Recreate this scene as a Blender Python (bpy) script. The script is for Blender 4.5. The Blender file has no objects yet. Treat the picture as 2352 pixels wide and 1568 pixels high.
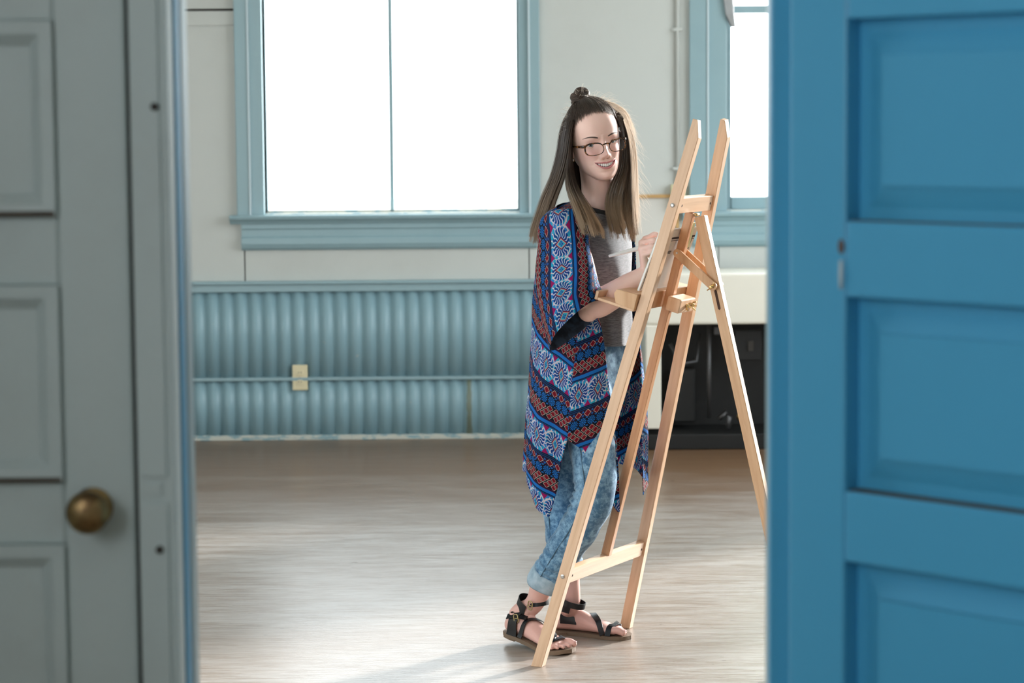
import bpy, bmesh, math, random
import numpy as np
from mathutils import Matrix, Vector, noise as mnoise
random.seed(7); RNG = np.random.default_rng(11)
SC = bpy.context.scene
COL = SC.collection

# ---------------------------------------------------------------- camera
FP = 5553.0; HZ = 262.0; CAM_H = 1.6; ROLL = 0.008          # 85 mm lens, horizon row, eye height, slight roll
PITCH = math.atan((784 - HZ) / FP)
FV = np.array((0, math.cos(PITCH), -math.sin(PITCH))); U0 = np.array((0, math.sin(PITCH), math.cos(PITCH))); R0 = np.array((1.0, 0, 0))
RV = R0 * math.cos(ROLL) - U0 * math.sin(ROLL); UV_ = U0 * math.cos(ROLL) + R0 * math.sin(ROLL)
C0 = np.array((0, 0, CAM_H))
def pt(u, v, Y):
    """pixel of the photograph -> point on the vertical plane y = Y"""
    d = FV * FP + RV * (u - 1176) + UV_ * (784 - v); return C0 + d * (Y / d[1])
def fl(u, v, z=0.0):
    """pixel -> point on the horizontal plane at height z"""
    d = FV * FP + RV * (u - 1176) + UV_ * (784 - v); return C0 + d * ((z - CAM_H) / d[2])
cam = bpy.data.cameras.new('camera'); camo = bpy.data.objects.new('camera', cam); COL.objects.link(camo)
cam.sensor_width = 36.0; cam.lens = FP * 36.0 / 2352; cam.clip_start = 0.05; cam.clip_end = 200
M = Matrix.Identity(4)
for i in range(3):
    M[i][0] = RV[i]; M[i][1] = UV_[i]; M[i][2] = -FV[i]; M[i][3] = C0[i]
camo.matrix_world = M
cam.dof.use_dof = True; cam.dof.focus_distance = 7.12; cam.dof.aperture_fstop = 4.6
SC.camera = camo

# ---------------------------------------------------------------- sky, sun, daylight portals, exposure
W = bpy.data.worlds.new('overcast_sky'); SC.world = W; W.use_nodes = True
bg = W.node_tree.nodes['Background']; bg.inputs[0].default_value = (0.90, 0.96, 1.0, 1); bg.inputs[1].default_value = 4.35
sun = bpy.data.lights.new('sun', 'SUN'); sun.energy = 8.5; sun.angle = math.radians(5); sun.color = (1, 0.975, 0.94)
suno = bpy.data.objects.new('sun', sun); COL.objects.link(suno)
SUN_AZ, SUN_EL = math.radians(44), math.radians(16)           # behind and to the right of the easel
sd = Vector((math.cos(SUN_EL) * math.cos(SUN_AZ), math.cos(SUN_EL) * math.sin(SUN_AZ), math.sin(SUN_EL)))
suno.rotation_euler = sd.to_track_quat('Z', 'Y').to_euler(); suno.location = sd * 20
def portal(name, center, sx, sy, normal):
    l = bpy.data.lights.new(name, 'AREA'); l.shape = 'RECTANGLE'; l.size = sx; l.size_y = sy; l.cycles.is_portal = True
    o = bpy.data.objects.new(name, l); COL.objects.link(o); o.location = center
    n = Vector(normal); o.rotation_euler = (-n).to_track_quat('Z', 'Y' if abs(n.z) < .9 else 'X').to_euler(); return o
SC.view_settings.view_transform = 'Standard'; SC.view_settings.look = 'None'
SC.view_settings.gamma = 1.0; SC.view_settings.exposure = 0.55
try: SC.view_settings.use_curve_mapping = False
except Exception: pass
SC.cycles.use_denoising = True
SC.cycles.max_bounces = 10; SC.cycles.diffuse_bounces = 6; SC.cycles.transparent_max_bounces = 16
SC.cycles.sample_clamp_indirect = 8.0
YW = 11.914                                                    # far wall
YD = 3.5                                                       # doorway wall, hall side

# ---------------------------------------------------------------- node helpers
class X:
    """arithmetic on shader sockets"""
    def __init__(s, nt, sock): s.nt = nt; s.k = sock
    def _m(s, op, *a, clamp=False):
        n = s.nt.nodes.new('ShaderNodeMath'); n.operation = op; n.use_clamp = clamp
        for i, q in enumerate((s,) + a):
            if isinstance(q, X): s.nt.links.new(q.k, n.inputs[i])
            else: n.inputs[i].default_value = float(q)
        return X(s.nt, n.outputs[0])
    def __add__(s, o): return s._m('ADD', o)
    def __radd__(s, o): return s._m('ADD', o)
    def __sub__(s, o): return s._m('SUBTRACT', o)
    def __rsub__(s, o): return (s * -1.0) + o
    def __mul__(s, o): return s._m('MULTIPLY', o)
    def __rmul__(s, o): return s._m('MULTIPLY', o)
    def __truediv__(s, o): return s._m('DIVIDE', o)
    def lt(s, o): return s._m('LESS_THAN', o)
    def gt(s, o): return s._m('GREATER_THAN', o)
    def abs(s): return s._m('ABSOLUTE')
    def sin(s): return s._m('SINE')
    def cos(s): return s._m('COSINE')
    def fract(s): return s._m('FRACT')
    def floor(s): return s._m('FLOOR')
    def sqrt(s): return s._m('SQRT')
    def max(s, o): return s._m('MAXIMUM', o)
    def min(s, o): return s._m('MINIMUM', o)
    def pingpong(s, o): return s._m('PINGPONG', o)
    def atan2(s, o): return s._m('ARCTAN2', o)
    def pow(s, o): return s._m('POWER', o)
    def clamp(s): return s._m('ADD', 0.0, clamp=True)
    def smooth(s, a, b):
        n = s.nt.nodes.new('ShaderNodeMapRange'); n.interpolation_type = 'SMOOTHSTEP'
        s.nt.links.new(s.k, n.inputs[0]); n.inputs[1].default_value = a; n.inputs[2].default_value = b
        return X(s.nt, n.outputs[0])
def rgba(c): return (c[0], c[1], c[2], 1.0)
def srgb(r, g, b):
    f = lambda c: (c / 255 / 12.92) if c / 255 <= 0.04045 else ((c / 255 + 0.055) / 1.055) ** 2.4
    return (f(r), f(g), f(b))
class Mat:
    def __init__(s, name, color=(.5, .5, .5), rough=.5, metal=0.0, spec=.5, **kw):
        s.m = bpy.data.materials.new(name); s.m.use_nodes = True; s.nt = s.m.node_tree
        s.b = s.nt.nodes['Principled BSDF']; s.out = s.nt.nodes['Material Output']
        s.b.inputs['Base Color'].default_value = rgba(color); s.b.inputs['Roughness'].default_value = rough
        s.b.inputs['Metallic'].default_value = metal; s.b.inputs['Specular IOR Level'].default_value = spec
        for k, v in kw.items(): s.b.inputs[k].default_value = v
    def coord(s, kind='Object', scale=(1, 1, 1)):
        t = s.nt.nodes.new('ShaderNodeTexCoord'); mp = s.nt.nodes.new('ShaderNodeMapping'); mp.inputs['Scale'].default_value = scale
        s.nt.links.new(t.outputs[kind], mp.inputs[0]); return mp.outputs[0]
    def xyz(s, kind='Object'):
        t = s.nt.nodes.new('ShaderNodeTexCoord'); q = s.nt.nodes.new('ShaderNodeSeparateXYZ'); s.nt.links.new(t.outputs[kind], q.inputs[0])
        return [X(s.nt, o) for o in q.outputs]
    def noise(s, scale=5, detail=4, rough=.55, vec=None, kind='Object', stretch=(1, 1, 1), dist=0.0):
        n = s.nt.nodes.new('ShaderNodeTexNoise'); n.inputs['Scale'].default_value = scale; n.inputs['Detail'].default_value = detail
        n.inputs['Roughness'].default_value = rough; n.inputs['Distortion'].default_value = dist
        s.nt.links.new(vec if vec is not None else s.coord(kind, stretch), n.inputs['Vector']); return X(s.nt, n.outputs['Fac'])
    def attr(s, name):
        a = s.nt.nodes.new('ShaderNodeAttribute'); a.attribute_name = name; return X(s.nt, a.outputs['Fac'])
    def mix(s, fac, a, b):
        n = s.nt.nodes.new('ShaderNodeMix'); n.data_type = 'RGBA'
        if isinstance(fac, X): s.nt.links.new(fac.k, n.inputs[0])
        else: n.inputs[0].default_value = fac
        for i, c in ((6, a), (7, b)):
            if isinstance(c, bpy.types.NodeSocket): s.nt.links.new(c, n.inputs[i])
            else: n.inputs[i].default_value = rgba(c)
        return n.outputs[2]
    def color(s, sock): s.nt.links.new(sock, s.b.inputs['Base Color']); return s
    def link(s, name, x): s.nt.links.new(x.k if isinstance(x, X) else x, s.b.inputs[name]); return s
    def bump(s, h, strength=.3, dist=.002):
        n = s.nt.nodes.new('ShaderNodeBump'); n.inputs['Strength'].default_value = strength; n.inputs['Distance'].default_value = dist
        s.nt.links.new(h.k, n.inputs['Height']); s.nt.links.new(n.outputs[0], s.b.inputs['Normal']); return s

# ---------------------------------------------------------------- mesh helpers
def norm(a): a = np.asarray(a, float); return a / max(np.linalg.norm(a), 1e-12)
class MB:
    def __init__(s): s.v = []; s.f = []; s.uv = []; s.mi = []; s.n = 0
    def add(s, v, f, uv=None, mi=0):
        v = np.asarray(v, float); s.v.append(v); o = s.n; s.n += len(v)
        for q in f: s.f.append([i + o for i in q]); s.mi.append(mi)
        s.uv.append(np.zeros((len(v), 2)) if uv is None else np.asarray(uv, float)); return s
    def box(s, lo, hi, mi=0):
        x0, y0, z0 = lo; x1, y1, z1 = hi
        v = [(x0, y0, z0), (x1, y0, z0), (x1, y1, z0), (x0, y1, z0), (x0, y0, z1), (x1, y0, z1), (x1, y1, z1), (x0, y1, z1)]
        return s.add(v, [(0, 3, 2, 1), (4, 5, 6, 7), (0, 1, 5, 4), (1, 2, 6, 5), (2, 3, 7, 6), (3, 0, 4, 7)], mi=mi)
    def grid(s, P, closed_u=False, uv=None, cap0=False, cap1=False, mi=0, flip=False):
        """P[row][col] grid of points; closed_u wraps the columns"""
        P = np.asarray(P, float); r, c = P.shape[:2]; f = []
        for i in range(r - 1):
            for j in range(c if closed_u else c - 1):
                k = (j + 1) % c; q = (i * c + j, i * c + k, (i + 1) * c + k, (i + 1) * c + j); f.append(q[::-1] if flip else q)
        if cap0: f.append(tuple(range(c - 1, -1, -1)))
        if cap1: f.append(tuple((r - 1) * c + j for j in range(c)))
        return s.add(P.reshape(-1, 3), f, None if uv is None else np.asarray(uv).reshape(-1, 2), mi)
    def tube(s, path, rad, n=10, cap=True, squash=1.0, up=None, mi=0):
        path = np.asarray(path, float); m = len(path); rad = np.full(m, rad) if np.isscalar(rad) else np.asarray(rad, float)
        t = np.gradient(path, axis=0); t /= np.linalg.norm(t, axis=1)[:, None] + 1e-12
        a = np.array(up if up is not None else ((0, 0, 1) if abs(t[0][2]) < .9 else (1, 0, 0)), float); rings = []
        for i in range(m):
            if up is not None: a = np.array(up, float)
            b = np.cross(t[i], a); b = norm(b); a = norm(np.cross(b, t[i]))
            th = np.linspace(0, 2 * math.pi, n, endpoint=False)
            rings.append(path[i] + rad[i] * (np.cos(th)[:, None] * b + squash * np.sin(th)[:, None] * a))
        return s.grid(rings, True, cap0=cap, cap1=cap, mi=mi)
    def ball(s, c, r, n=12, m=8, R=None, mi=0):
        r = np.broadcast_to(np.asarray(r, float), (3,)); P = []
        for i in range(m + 1):
            ph = math.pi * i / m; row = [(math.sin(ph) * math.cos(t), math.sin(ph) * math.sin(t), -math.cos(ph)) for t in np.linspace(0, 2 * math.pi, n, endpoint=False)]
            P.append(np.array(row) * r)
        P = np.array(P)
        if R is not None: P = P @ np.asarray(R).T
        return s.grid(P + np.asarray(c), True, mi=mi)
    def prism(s, poly, axis_from, axis_to, mi=0):
        """poly: list of 3-D points (planar), extruded by axis_to-axis_from"""
        p = np.asarray(poly, float); d = np.asarray(axis_to, float) - np.asarray(axis_from, float); n = len(p)
        f = [tuple(range(n - 1, -1, -1)), tuple(range(n, 2 * n))] + [(i, (i + 1) % n, n + (i + 1) % n, n + i) for i in range(n)]
        return s.add(np.vstack([p, p + d]), f, mi=mi)
    def mesh(s, name):
        me = bpy.data.meshes.new(name); V = np.vstack(s.v)
        me.from_pydata(V.tolist(), [], s.f); me.update()
        me.polygons.foreach_set('material_index', np.array(s.mi, np.int32))
        uvs = np.vstack(s.uv)
        if np.abs(uvs).max() > 0:
            l = me.uv_layers.new(name='UVMap'); li = np.zeros(len(me.loops), np.int32); me.loops.foreach_get('vertex_index', li)
            l.data.foreach_set('uv', uvs[li].astype(np.float32).ravel())
        bm = bmesh.new(); bm.from_mesh(me); bmesh.ops.recalc_face_normals(bm, faces=bm.faces); bm.to_mesh(me); bm.free()
        return me
    def build(s, name, mat, parent=None, smooth=False, bevel=0, sub=0, solid=0, label=None, autosmooth=None):
        me = s.mesh(name); return finish(name, me, mat, parent, smooth, bevel, sub, solid, label, autosmooth)
def finish(name, me, mat, parent=None, smooth=False, bevel=0, sub=0, solid=0, label=None, autosmooth=None):
    for q in (mat if isinstance(mat, (list, tuple)) else [mat]): me.materials.append(q.m if isinstance(q, Mat) else q)
    o = bpy.data.objects.new(name, me); COL.objects.link(o)
    if smooth or autosmooth:
        me.polygons.foreach_set('use_smooth', np.ones(len(me.polygons), bool))
        if autosmooth: me.set_sharp_from_angle(angle=math.radians(autosmooth))
    if parent is not None: under(o, parent)
    if bevel:
        b = o.modifiers.new('bevel', 'BEVEL'); b.width = bevel; b.segments = 2; b.limit_method = 'ANGLE'; b.angle_limit = math.radians(40)
    if solid:
        d = o.modifiers.new('thickness', 'SOLIDIFY'); d.thickness = solid; d.offset = 0
    if sub:
        d = o.modifiers.new('smooth', 'SUBSURF'); d.levels = sub; d.render_levels = sub
    if label: o['label'] = label
    return o
def under(o, parent):
    o.parent = parent; o.matrix_parent_inverse = parent_world(parent).inverted()
def parent_world(p):
    m = p.matrix_basis.copy(); q = p
    while q.parent is not None: m = q.parent.matrix_basis @ q.matrix_parent_inverse @ m if False else parent_world(q.parent) @ q.matrix_parent_inverse @ p.matrix_basis; break
    return m
def thing(name, label, cat, loc=(0, 0, 0), group=None):
    o = bpy.data.objects.new(name, None); COL.objects.link(o); o.location = loc; o.empty_display_size = .1
    o['label'] = label; o['category'] = cat
    if group: o['group'] = group
    return o
def tag(o, label, cat, group=None):
    o['label'] = label; o['category'] = cat
    if group: o['group'] = group
    return o
def struct(o, label=None, cat=None):
    o['kind'] = 'structure'
    if label: o['label'] = label
    if cat: o['category'] = cat
    return o
def oriented_box(name, a, b, xdir, wx, wy, mat, parent, bevel=.0015, label=None):
    """a bar from a to b; its section is wx along xdir and wy along the third axis; grain follows the bar"""
    a = np.asarray(a, float); b = np.asarray(b, float); z = norm(b - a); x = np.asarray(xdir, float); x = norm(x - z * (x @ z)); y = np.cross(z, x); L = np.linalg.norm(b - a)
    o = MB().box((-wx / 2, -wy / 2, 0), (wx / 2, wy / 2, L)).build(name, mat, None, bevel=bevel, label=label)
    m = Matrix.Identity(4)
    for i in range(3): m[i][0] = x[i]; m[i][1] = y[i]; m[i][2] = z[i]; m[i][3] = a[i]
    o.matrix_basis = m
    if parent is not None: under(o, parent)
    return o
# ================================================================ materials of the room
def paint(name, col, rough=.45, dirt=.25, dirtcol=None, scale=6, bump=.15):
    m = Mat(name, col, rough); n = m.noise(scale, 5, .6); f = n.smooth(.45, .75) * dirt
    m.color(m.mix(f, col, dirtcol or tuple(c * .72 for c in col))); m.bump(m.noise(60, 3), bump, .001); return m
CREAM = paint('cream_wall_paint', (.555, .575, .55), .6, .35, (.46, .47, .445), 2.2)
BLUE = paint('pale_blue_paint', (.275, .405, .445), .4, .35, (.21, .33, .37), 3)
BLUE_DOOR = paint('strong_blue_door_paint', (.070, .385, .64), .42, .3, (.055, .33, .56), 1.6, .12)
WHITE_DOOR = paint('aged_white_door_paint', (.52, .60, .595), .5, .45, (.43, .47, .455), 3.5, .12)
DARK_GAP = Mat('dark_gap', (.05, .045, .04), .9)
CREAMPANEL = paint('cream_enamel', (.80, .76, .66), .35, .2, (.7, .65, .55), 3)
PLASTER = Mat('white_plaster', (.78, .77, .74), .8)
CHIPPED = Mat('chipped_white_trim', (.6, .6, .55), .6)
n_ = CHIPPED.noise(14, 5, .65, stretch=(1, 1, 3)); CHIPPED.color(CHIPPED.mix(n_.smooth(.48, .6), (.55, .56, .50), (.25, .38, .42)))
IVORY = Mat('ivory_plastic', (.72, .64, .42), .35)
BRASS = Mat('aged_brass', (.42, .29, .13), .38, 1.0); BRASS.color(BRASS.mix(BRASS.noise(25, 4).smooth(.35, .65), (.48, .33, .15), (.16, .10, .05)))
GLASS = Mat('window_glass', (1, 1, 1), .05)
def glassify(mat, tint, gloss=.06, rough=.02):
    nt = mat.nt; t = nt.nodes.new('ShaderNodeBsdfTransparent'); t.inputs[0].default_value = rgba(tint)
    g = nt.nodes.new('ShaderNodeBsdfGlossy'); g.inputs['Roughness'].default_value = rough; x = nt.nodes.new('ShaderNodeMixShader'); x.inputs[0].default_value = gloss
    nt.links.new(t.outputs[0], x.inputs[1]); nt.links.new(g.outputs[0], x.inputs[2]); nt.links.new(x.outputs[0], mat.out.inputs['Surface'])
glassify(GLASS, (.97, .98, .98))

# ---- floor: worn, whitened boards with sanding swirls and a satin sheen
FLOOR = Mat('worn_whitened_wood_floor', (.5, .42, .35), .42, spec=.5)
g1 = FLOOR.noise(1.0, 8, .68, stretch=(2.6, 17, 1), dist=.6); g2 = FLOOR.noise(1.0, 6, .7, stretch=(9, 70, 1), dist=.3); g3 = FLOOR.noise(.8, 3, .5, stretch=(1, 1.6, 1))
wv = FLOOR.nt.nodes.new('ShaderNodeTexWave'); wv.wave_type = 'RINGS'; wv.rings_direction = 'Z'; wv.inputs['Scale'].default_value = 11; wv.inputs['Distortion'].default_value = 14; wv.inputs['Detail'].default_value = 3; wv.inputs['Detail Scale'].default_value = 1.2
FLOOR.nt.links.new(FLOOR.coord('Object', (.55, 1.7, 1)), wv.inputs['Vector'])
wvx = X(FLOOR.nt, wv.outputs['Fac'])
c1 = FLOOR.mix(g1.smooth(.36, .66), (.245, .18, .135), (.37, .33, .30))
c2 = FLOOR.mix(g2.smooth(.42, .62) * .45, c1, (.52, .485, .455))
c3 = FLOOR.mix(g3.smooth(.40, .62) * .32, c2, (.23, .165, .12))
spk = FLOOR.noise(42, 2, .4, stretch=(.6, 1.5, 1)).smooth(.735, .75)
c4 = FLOOR.mix(wvx.smooth(.55, .85) * .16, c3, (.36, .27, .21))
fy = FLOOR.xyz()[1]; far_brown = (fy + (FLOOR.noise(1.3, 4, .6, stretch=(.7, 2.2, 1)) - .5) * 2.6).smooth(8.9, 11.0)   # browner towards the far wall, with a noisy edge
c5 = FLOOR.mix(far_brown * .9, c4, (.165, .085, .035))
FLOOR.color(FLOOR.mix(spk * .6, c5, (.12, .09, .07)))
FLOOR.link('Roughness', g1 * .18 + .22); FLOOR.bump(g2 * .6 + wvx * .4, .22, .002)
XL, XR, ZC = -3.7, 2.95, 4.0                                    # side walls, ceiling height
HALL = (-1.62, 1.9, -2.2, 3.0)                                   # hall: x0, x1, y0, ceiling
struct(MB().box((XL - .2, YD - .02, -.12), (XR + .2, YW + .2, 0)).build('floor', FLOOR))
HALLF = paint('hall_floor_boards', (.30, .22, .16), .5)
struct(MB().box((HALL[0] - .2, HALL[2] - .2, -.12), (HALL[1] + .2, YD - .021, -.0005)).build('floor', HALLF))
struct(MB().box((XL - .2, YD + .12, ZC), (XR + .2, YW + .2, ZC + .15)).build('ceiling', PLASTER))
struct(MB().box((HALL[0] - .2, HALL[2] - .2, HALL[3]), (HALL[1] + .2, YD + .1, HALL[3] + .15)).build('ceiling', PLASTER))

def wall_with_holes(name, mat, axis, pos, thick, a0, a1, z1, holes):
    """axis 'x': wall runs along x at y=pos..pos+thick; axis 'y': wall runs along y at x=pos..pos+thick. holes=(a0,a1,z0,z1)"""
    mb = MB(); xs = sorted({a0, a1, *[h[0] for h in holes], *[h[1] for h in holes]}); zs = sorted({0, z1, *[h[2] for h in holes], *[h[3] for h in holes]})
    for i in range(len(xs) - 1):
        for j in range(len(zs) - 1):
            cx, cz = (xs[i] + xs[i + 1]) / 2, (zs[j] + zs[j + 1]) / 2
            if any(h[0] < cx < h[1] and h[2] < cz < h[3] for h in holes): continue
            if axis == 'x': mb.box((xs[i], pos, zs[j]), (xs[i + 1], pos + thick, zs[j + 1]))
            else: mb.box((pos, xs[i], zs[j]), (pos + thick, xs[i + 1], zs[j + 1]))
    return struct(mb.build(name, mat))
# window openings
SILL = 1.118; WTOP = 3.45
W1 = (-1.212, .042); W2 = (1.06, 2.31)
RW = [(7.6, 11.0)]; LW = [(4.9, 6.7)]; FILL_WIN = (-3.62, -1.82); SUNSILL = .74
wb = wall_with_holes('wall_back', DARK_GAP, 'x', YW + .006, .18, XL - .2, XR + .2, ZC, [(W1[0], W1[1], SILL, WTOP), (W2[0], W2[1], SILL, WTOP)])
wl = wall_with_holes('wall_left', CREAM, 'y', XL - .18, .18, YD + .12, YW + .2, ZC, [(a, b, SILL, WTOP) for a, b in LW])
wr = wall_with_holes('wall_right', CREAM, 'y', XR, .18, YD + .12, YW + .2, ZC, [(a, b, SUNSILL, 3.7) for a, b in RW])
portal('daylight_portal', ((W1[0] + W1[1]) / 2, YW + .17, (SILL + WTOP) / 2), W1[1] - W1[0], WTOP - SILL, (0, -1, 0))
portal('daylight_portal', ((W2[0] + W2[1]) / 2, YW + .17, (SILL + WTOP) / 2), W2[1] - W2[0], WTOP - SILL, (0, -1, 0))
for a, b in LW: portal('daylight_portal', (XL - .17, (a + b) / 2, (SILL + WTOP) / 2), b - a, WTOP - SILL, (1, 0, 0))
for a, b in RW: portal('daylight_portal', (XR + .17, (a + b) / 2, (SUNSILL + 3.7) / 2), b - a, 3.7 - SUNSILL, (-1, 0, 0))
portal('daylight_portal', ((FILL_WIN[0] + FILL_WIN[1]) / 2, YD + .01, 2.25), FILL_WIN[1] - FILL_WIN[0], 3.1, (0, 1, 0))  # sky portal of the added fill window
# plaster boards on the far wall, with open joints between them
def wpanel(x0, x1, z0, z1): MB().box((x0, YW - .004, z0), (x1, YW + .006, z1)).build('wall_board', CREAM, wb, bevel=.002)
zj = pt(480, 23, YW)[2]
for (x0, x1, z0, z1) in [(XL, -1.318, .735, zj - .005), (XL, -1.318, zj + .006, ZC), (-1.312, .085, .735, .985), (-1.312, .085, .99, 1.09), (-1.312, .10, WTOP, ZC),
                         (.09, 1.02, .735, 2.165), (.09, 1.02, 2.171, ZC), (1.024, 2.40, .735, 1.1), (1.024, 2.40, WTOP, ZC), (2.404, XR, .735, ZC)]:
    wpanel(x0, x1, z0, z1)
MB().box((XL, YW - .011, zj - .075), (-1.345, YW - .003, zj - .006)).build('batten', CREAM, wb, bevel=.002)
# wainscot: corrugated painted sheet, upper and lower length, rails
def corrugated(z0, z1, x0, x1):
    pitch = .0705; k = 18; xs = np.arange(x0, x1, pitch / k)
    ph = xs / pitch * 2 * math.pi; y = YW - .026 + .020 * (1 - np.abs(np.cos(ph / 2))) ** 1.0 
    P = [[(x, q, z) for x, q in zip(xs, y)] for z in (z0, (z0 + z1) / 2, z1)]
    return MB().grid(P).build('corrugated_sheet', BLUEW, wb, smooth=True, solid=.0015)
BLUEW = Mat('wainscot_blue_paint', (.26, .42, .49), .38)
bx = BLUEW.xyz(); st = BLUEW.noise(2.0, 5, .6, stretch=(6, 1, .5)); ch = BLUEW.noise(30, 3, .5)
drip = ((bx[0] - pt(1078, 900, YW)[0]).abs() + (BLUEW.noise(9, 3) - .5) * .03).smooth(.018, .006) * bx[2].smooth(.33, .29)
base_ = BLUEW.mix(st.smooth(.45, .75) * .4, (.245, .39, .445), (.19, .315, .365))
base_ = BLUEW.mix(drip * .8, base_, (.16, .17, .10))
BLUEW.color(BLUEW.mix(ch.smooth(.72, .76) * .5, base_, (.5, .5, .45)))
zm = pt(800, 868, YW)[2]; zr0 = pt(800, 668, YW)[2]; zr1 = pt(800, 643, YW)[2]
corrugated(.022, zm, XL, .80); corrugated(zm, zr0 + .01, XL, .80); corrugated(.022, zm, .80, XR); corrugated(zm, zr0 + .01, .80, XR)
def strip(name, x0, x1, z0, z1, d, mat, parent, bev=.003): return MB().box((x0, YW - d, z0), (x1, YW, z1)).build(name, mat, parent, bevel=bev)
strip('middle_rail', XL, XR, zm - .008, zm + .009, .036, BLUE, wb)
strip('cap_rail', XL, XR, zr0, zr1 - .016, .036, BLUE, wb); strip('cap_moulding', XL, XR, zr1 - .017, zr1, .05, BLUE, wb, .005)
struct(MB().box((XL, YW - .040, 0), (XR, YW + .0, .026)).build('baseboard_back', CHIPPED, None, bevel=.004))

# ================================================================ windows
def window(name, label, x0, x1, casL, casR, full=True):
    w = bpy.data.objects.new(name, None); COL.objects.link(w); w.location = ((x0 + x1) / 2, YW, SILL); struct(w, label)
    ztop = WTOP
    # casing boards: outer back band, flat, bead
    for (a, b, sgn) in ((casL, x0, 1), (x1, casR, -1)):
        o0, o1 = (a, a + (b - a) * .48) if sgn > 0 else (b - (b - a) * .48, b)
        i0, i1 = (o1, b) if sgn > 0 else (a, o0)
        MB().box((o0, YW - .034, SILL - .02), (o1, YW + .004, ztop + .12)).build('casing', BLUE, w, bevel=.003)
        MB().box((i0, YW - .022, SILL - .02), (i1, YW + .10, ztop)).build('casing', BLUE, w, bevel=.002)
        bx0 = o1 - .003 if sgn > 0 else o0 - .007
        MB().box((bx0, YW - .040, SILL - .02), (bx0 + .010, YW - .01, ztop + .1)).build('bead', BLUE_BEAD, w, bevel=.003)
    MB().box((casL, YW - .034, ztop), (casR, YW + .004, ztop + .12)).build('head_casing', BLUE, w, bevel=.003)
    # stool and moulded apron
    e = .036
    mb = MB(); prof = [(0, 0), (-.060, 0), (-.066, -.008), (-.062, -.020), (-.046, -.030), (-.036, -.044), (0, -.044)]
    P = [[(xx, YW + p[0], SILL - .002 + p[1]) for p in prof] for xx in (casL - e, casR + e)]; mb.grid(P, True, cap0=True, cap1=True); mb.build('stool', BLUE, w, bevel=.002)
    prof = [(0, 0), (-.030, 0), (-.030, -.022), (-.024, -.030), (-.024, -.060), (-.034, -.070), (-.036, -.098), (-.028, -.118), (-.014, -.130), (0, -.130)]
    P = [[(xx, YW + p[0], SILL - .046 + p[1]) for p in prof] for xx in (casL + .018, casR - .018)]; MB().grid(P, True, cap0=True, cap1=True).build('apron', BLUE, w, bevel=.001)
    MB().box((x0, YW - .01, SILL - .03), (x1, YW + .17, SILL + .004)).build('sill', CHIPPED, w, bevel=.002)
    return w
BLUE_BEAD = Mat('pale_bead_paint', (.52, .62, .66), .35)  # paler blue than the casing boards
w1 = window('window_1', 'wide bright window of two tall panes, left of the woman', W1[0], W1[1], -1.345, .145)
ys = YW + .085
def sashbar(x0, x1, z0, z1, w, name='sash_bar', mat=None, t=.03): return MB().box((x0, ys - t / 2, z0), (x1, ys + t / 2, z1)).build(name, mat or BLUE, w, bevel=.003)
xm = pt(899, 300, YW + .085)[0]
sashbar(xm - .010, xm + .010, SILL, WTOP, w1, 'mullion')
sashbar(W1[0], W1[0] + .010, SILL, WTOP, w1); sashbar(W1[1] - .010, W1[1], SILL, WTOP, w1); sashbar(W1[0], W1[1], SILL + .004, SILL + .016, w1, 'bottom_rail', CHIPPED); sashbar(W1[0], W1[1], WTOP - .05, WTOP, w1, 'top_rail')
for a, b in ((W1[0], xm), (xm, W1[1])): MB().box((a + .004, ys - .002, SILL + .01), (b - .004, ys + .002, WTOP - .02)).build('pane', GLASS, w1)
w2 = window('window_2', 'bright sash window behind the easel, beside the blue door', W2[0], W2[1], .878, 2.49)
zb = pt(1700, 22, ys)[2]; zs0 = pt(1700, 452, ys)[2]
sashbar(W2[0], W2[0] + .03, SILL, WTOP, w2, 'stile'); sashbar(W2[1] - .03, W2[1], SILL, WTOP, w2, 'stile')
sashbar(W2[0] + .03, W2[1] - .03, SILL + .004, zs0, w2, 'bottom_rail', t=.04); sashbar(W2[0] + .03, W2[1] - .03, zb - .018, zb + .018, w2, 'meeting_rail', t=.05); sashbar(W2[0], W2[1], WTOP - .05, WTOP, w2, 'top_rail')
MB().box((W2[0] + .02, ys - .002, zs0 - .01), (W2[1] - .02, ys + .002, zb)).build('pane', GLASS, w2); MB().box((W2[0] + .02, ys + .008, zb), (W2[1] - .02, ys + .012, WTOP - .02)).build('pane', GLASS, w2)
GREYM = Mat('grey_metal', (.36, .37, .38), .45, .3)
a = pt(1668, -40, YW - .02); b = pt(1680, 62, YW - .02)
MB().grid([[(a[0] - .045, YW - .05, a[2] + .1), (a[0] + .02, YW - .05, a[2] + .1), (a[0] + .02, YW + .04, a[2] + .1), (a[0] - .045, YW + .04, a[2] + .1)],
           [(b[0] - .03, YW - .045, b[2] + .06), (b[0] + .012, YW - .045, b[2] + .06), (b[0] + .012, YW + .03, b[2] + .06), (b[0] - .03, YW + .03, b[2] + .06)],
           [(b[0] - .002, YW - .035, b[2]), (b[0] + .02, YW - .035, b[2]), (b[0] + .02, YW + .01, b[2]), (b[0] - .002, YW + .01, b[2])]], True, cap0=True, cap1=True).build('shade_bracket', GREYM, w2, bevel=.006)
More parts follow.
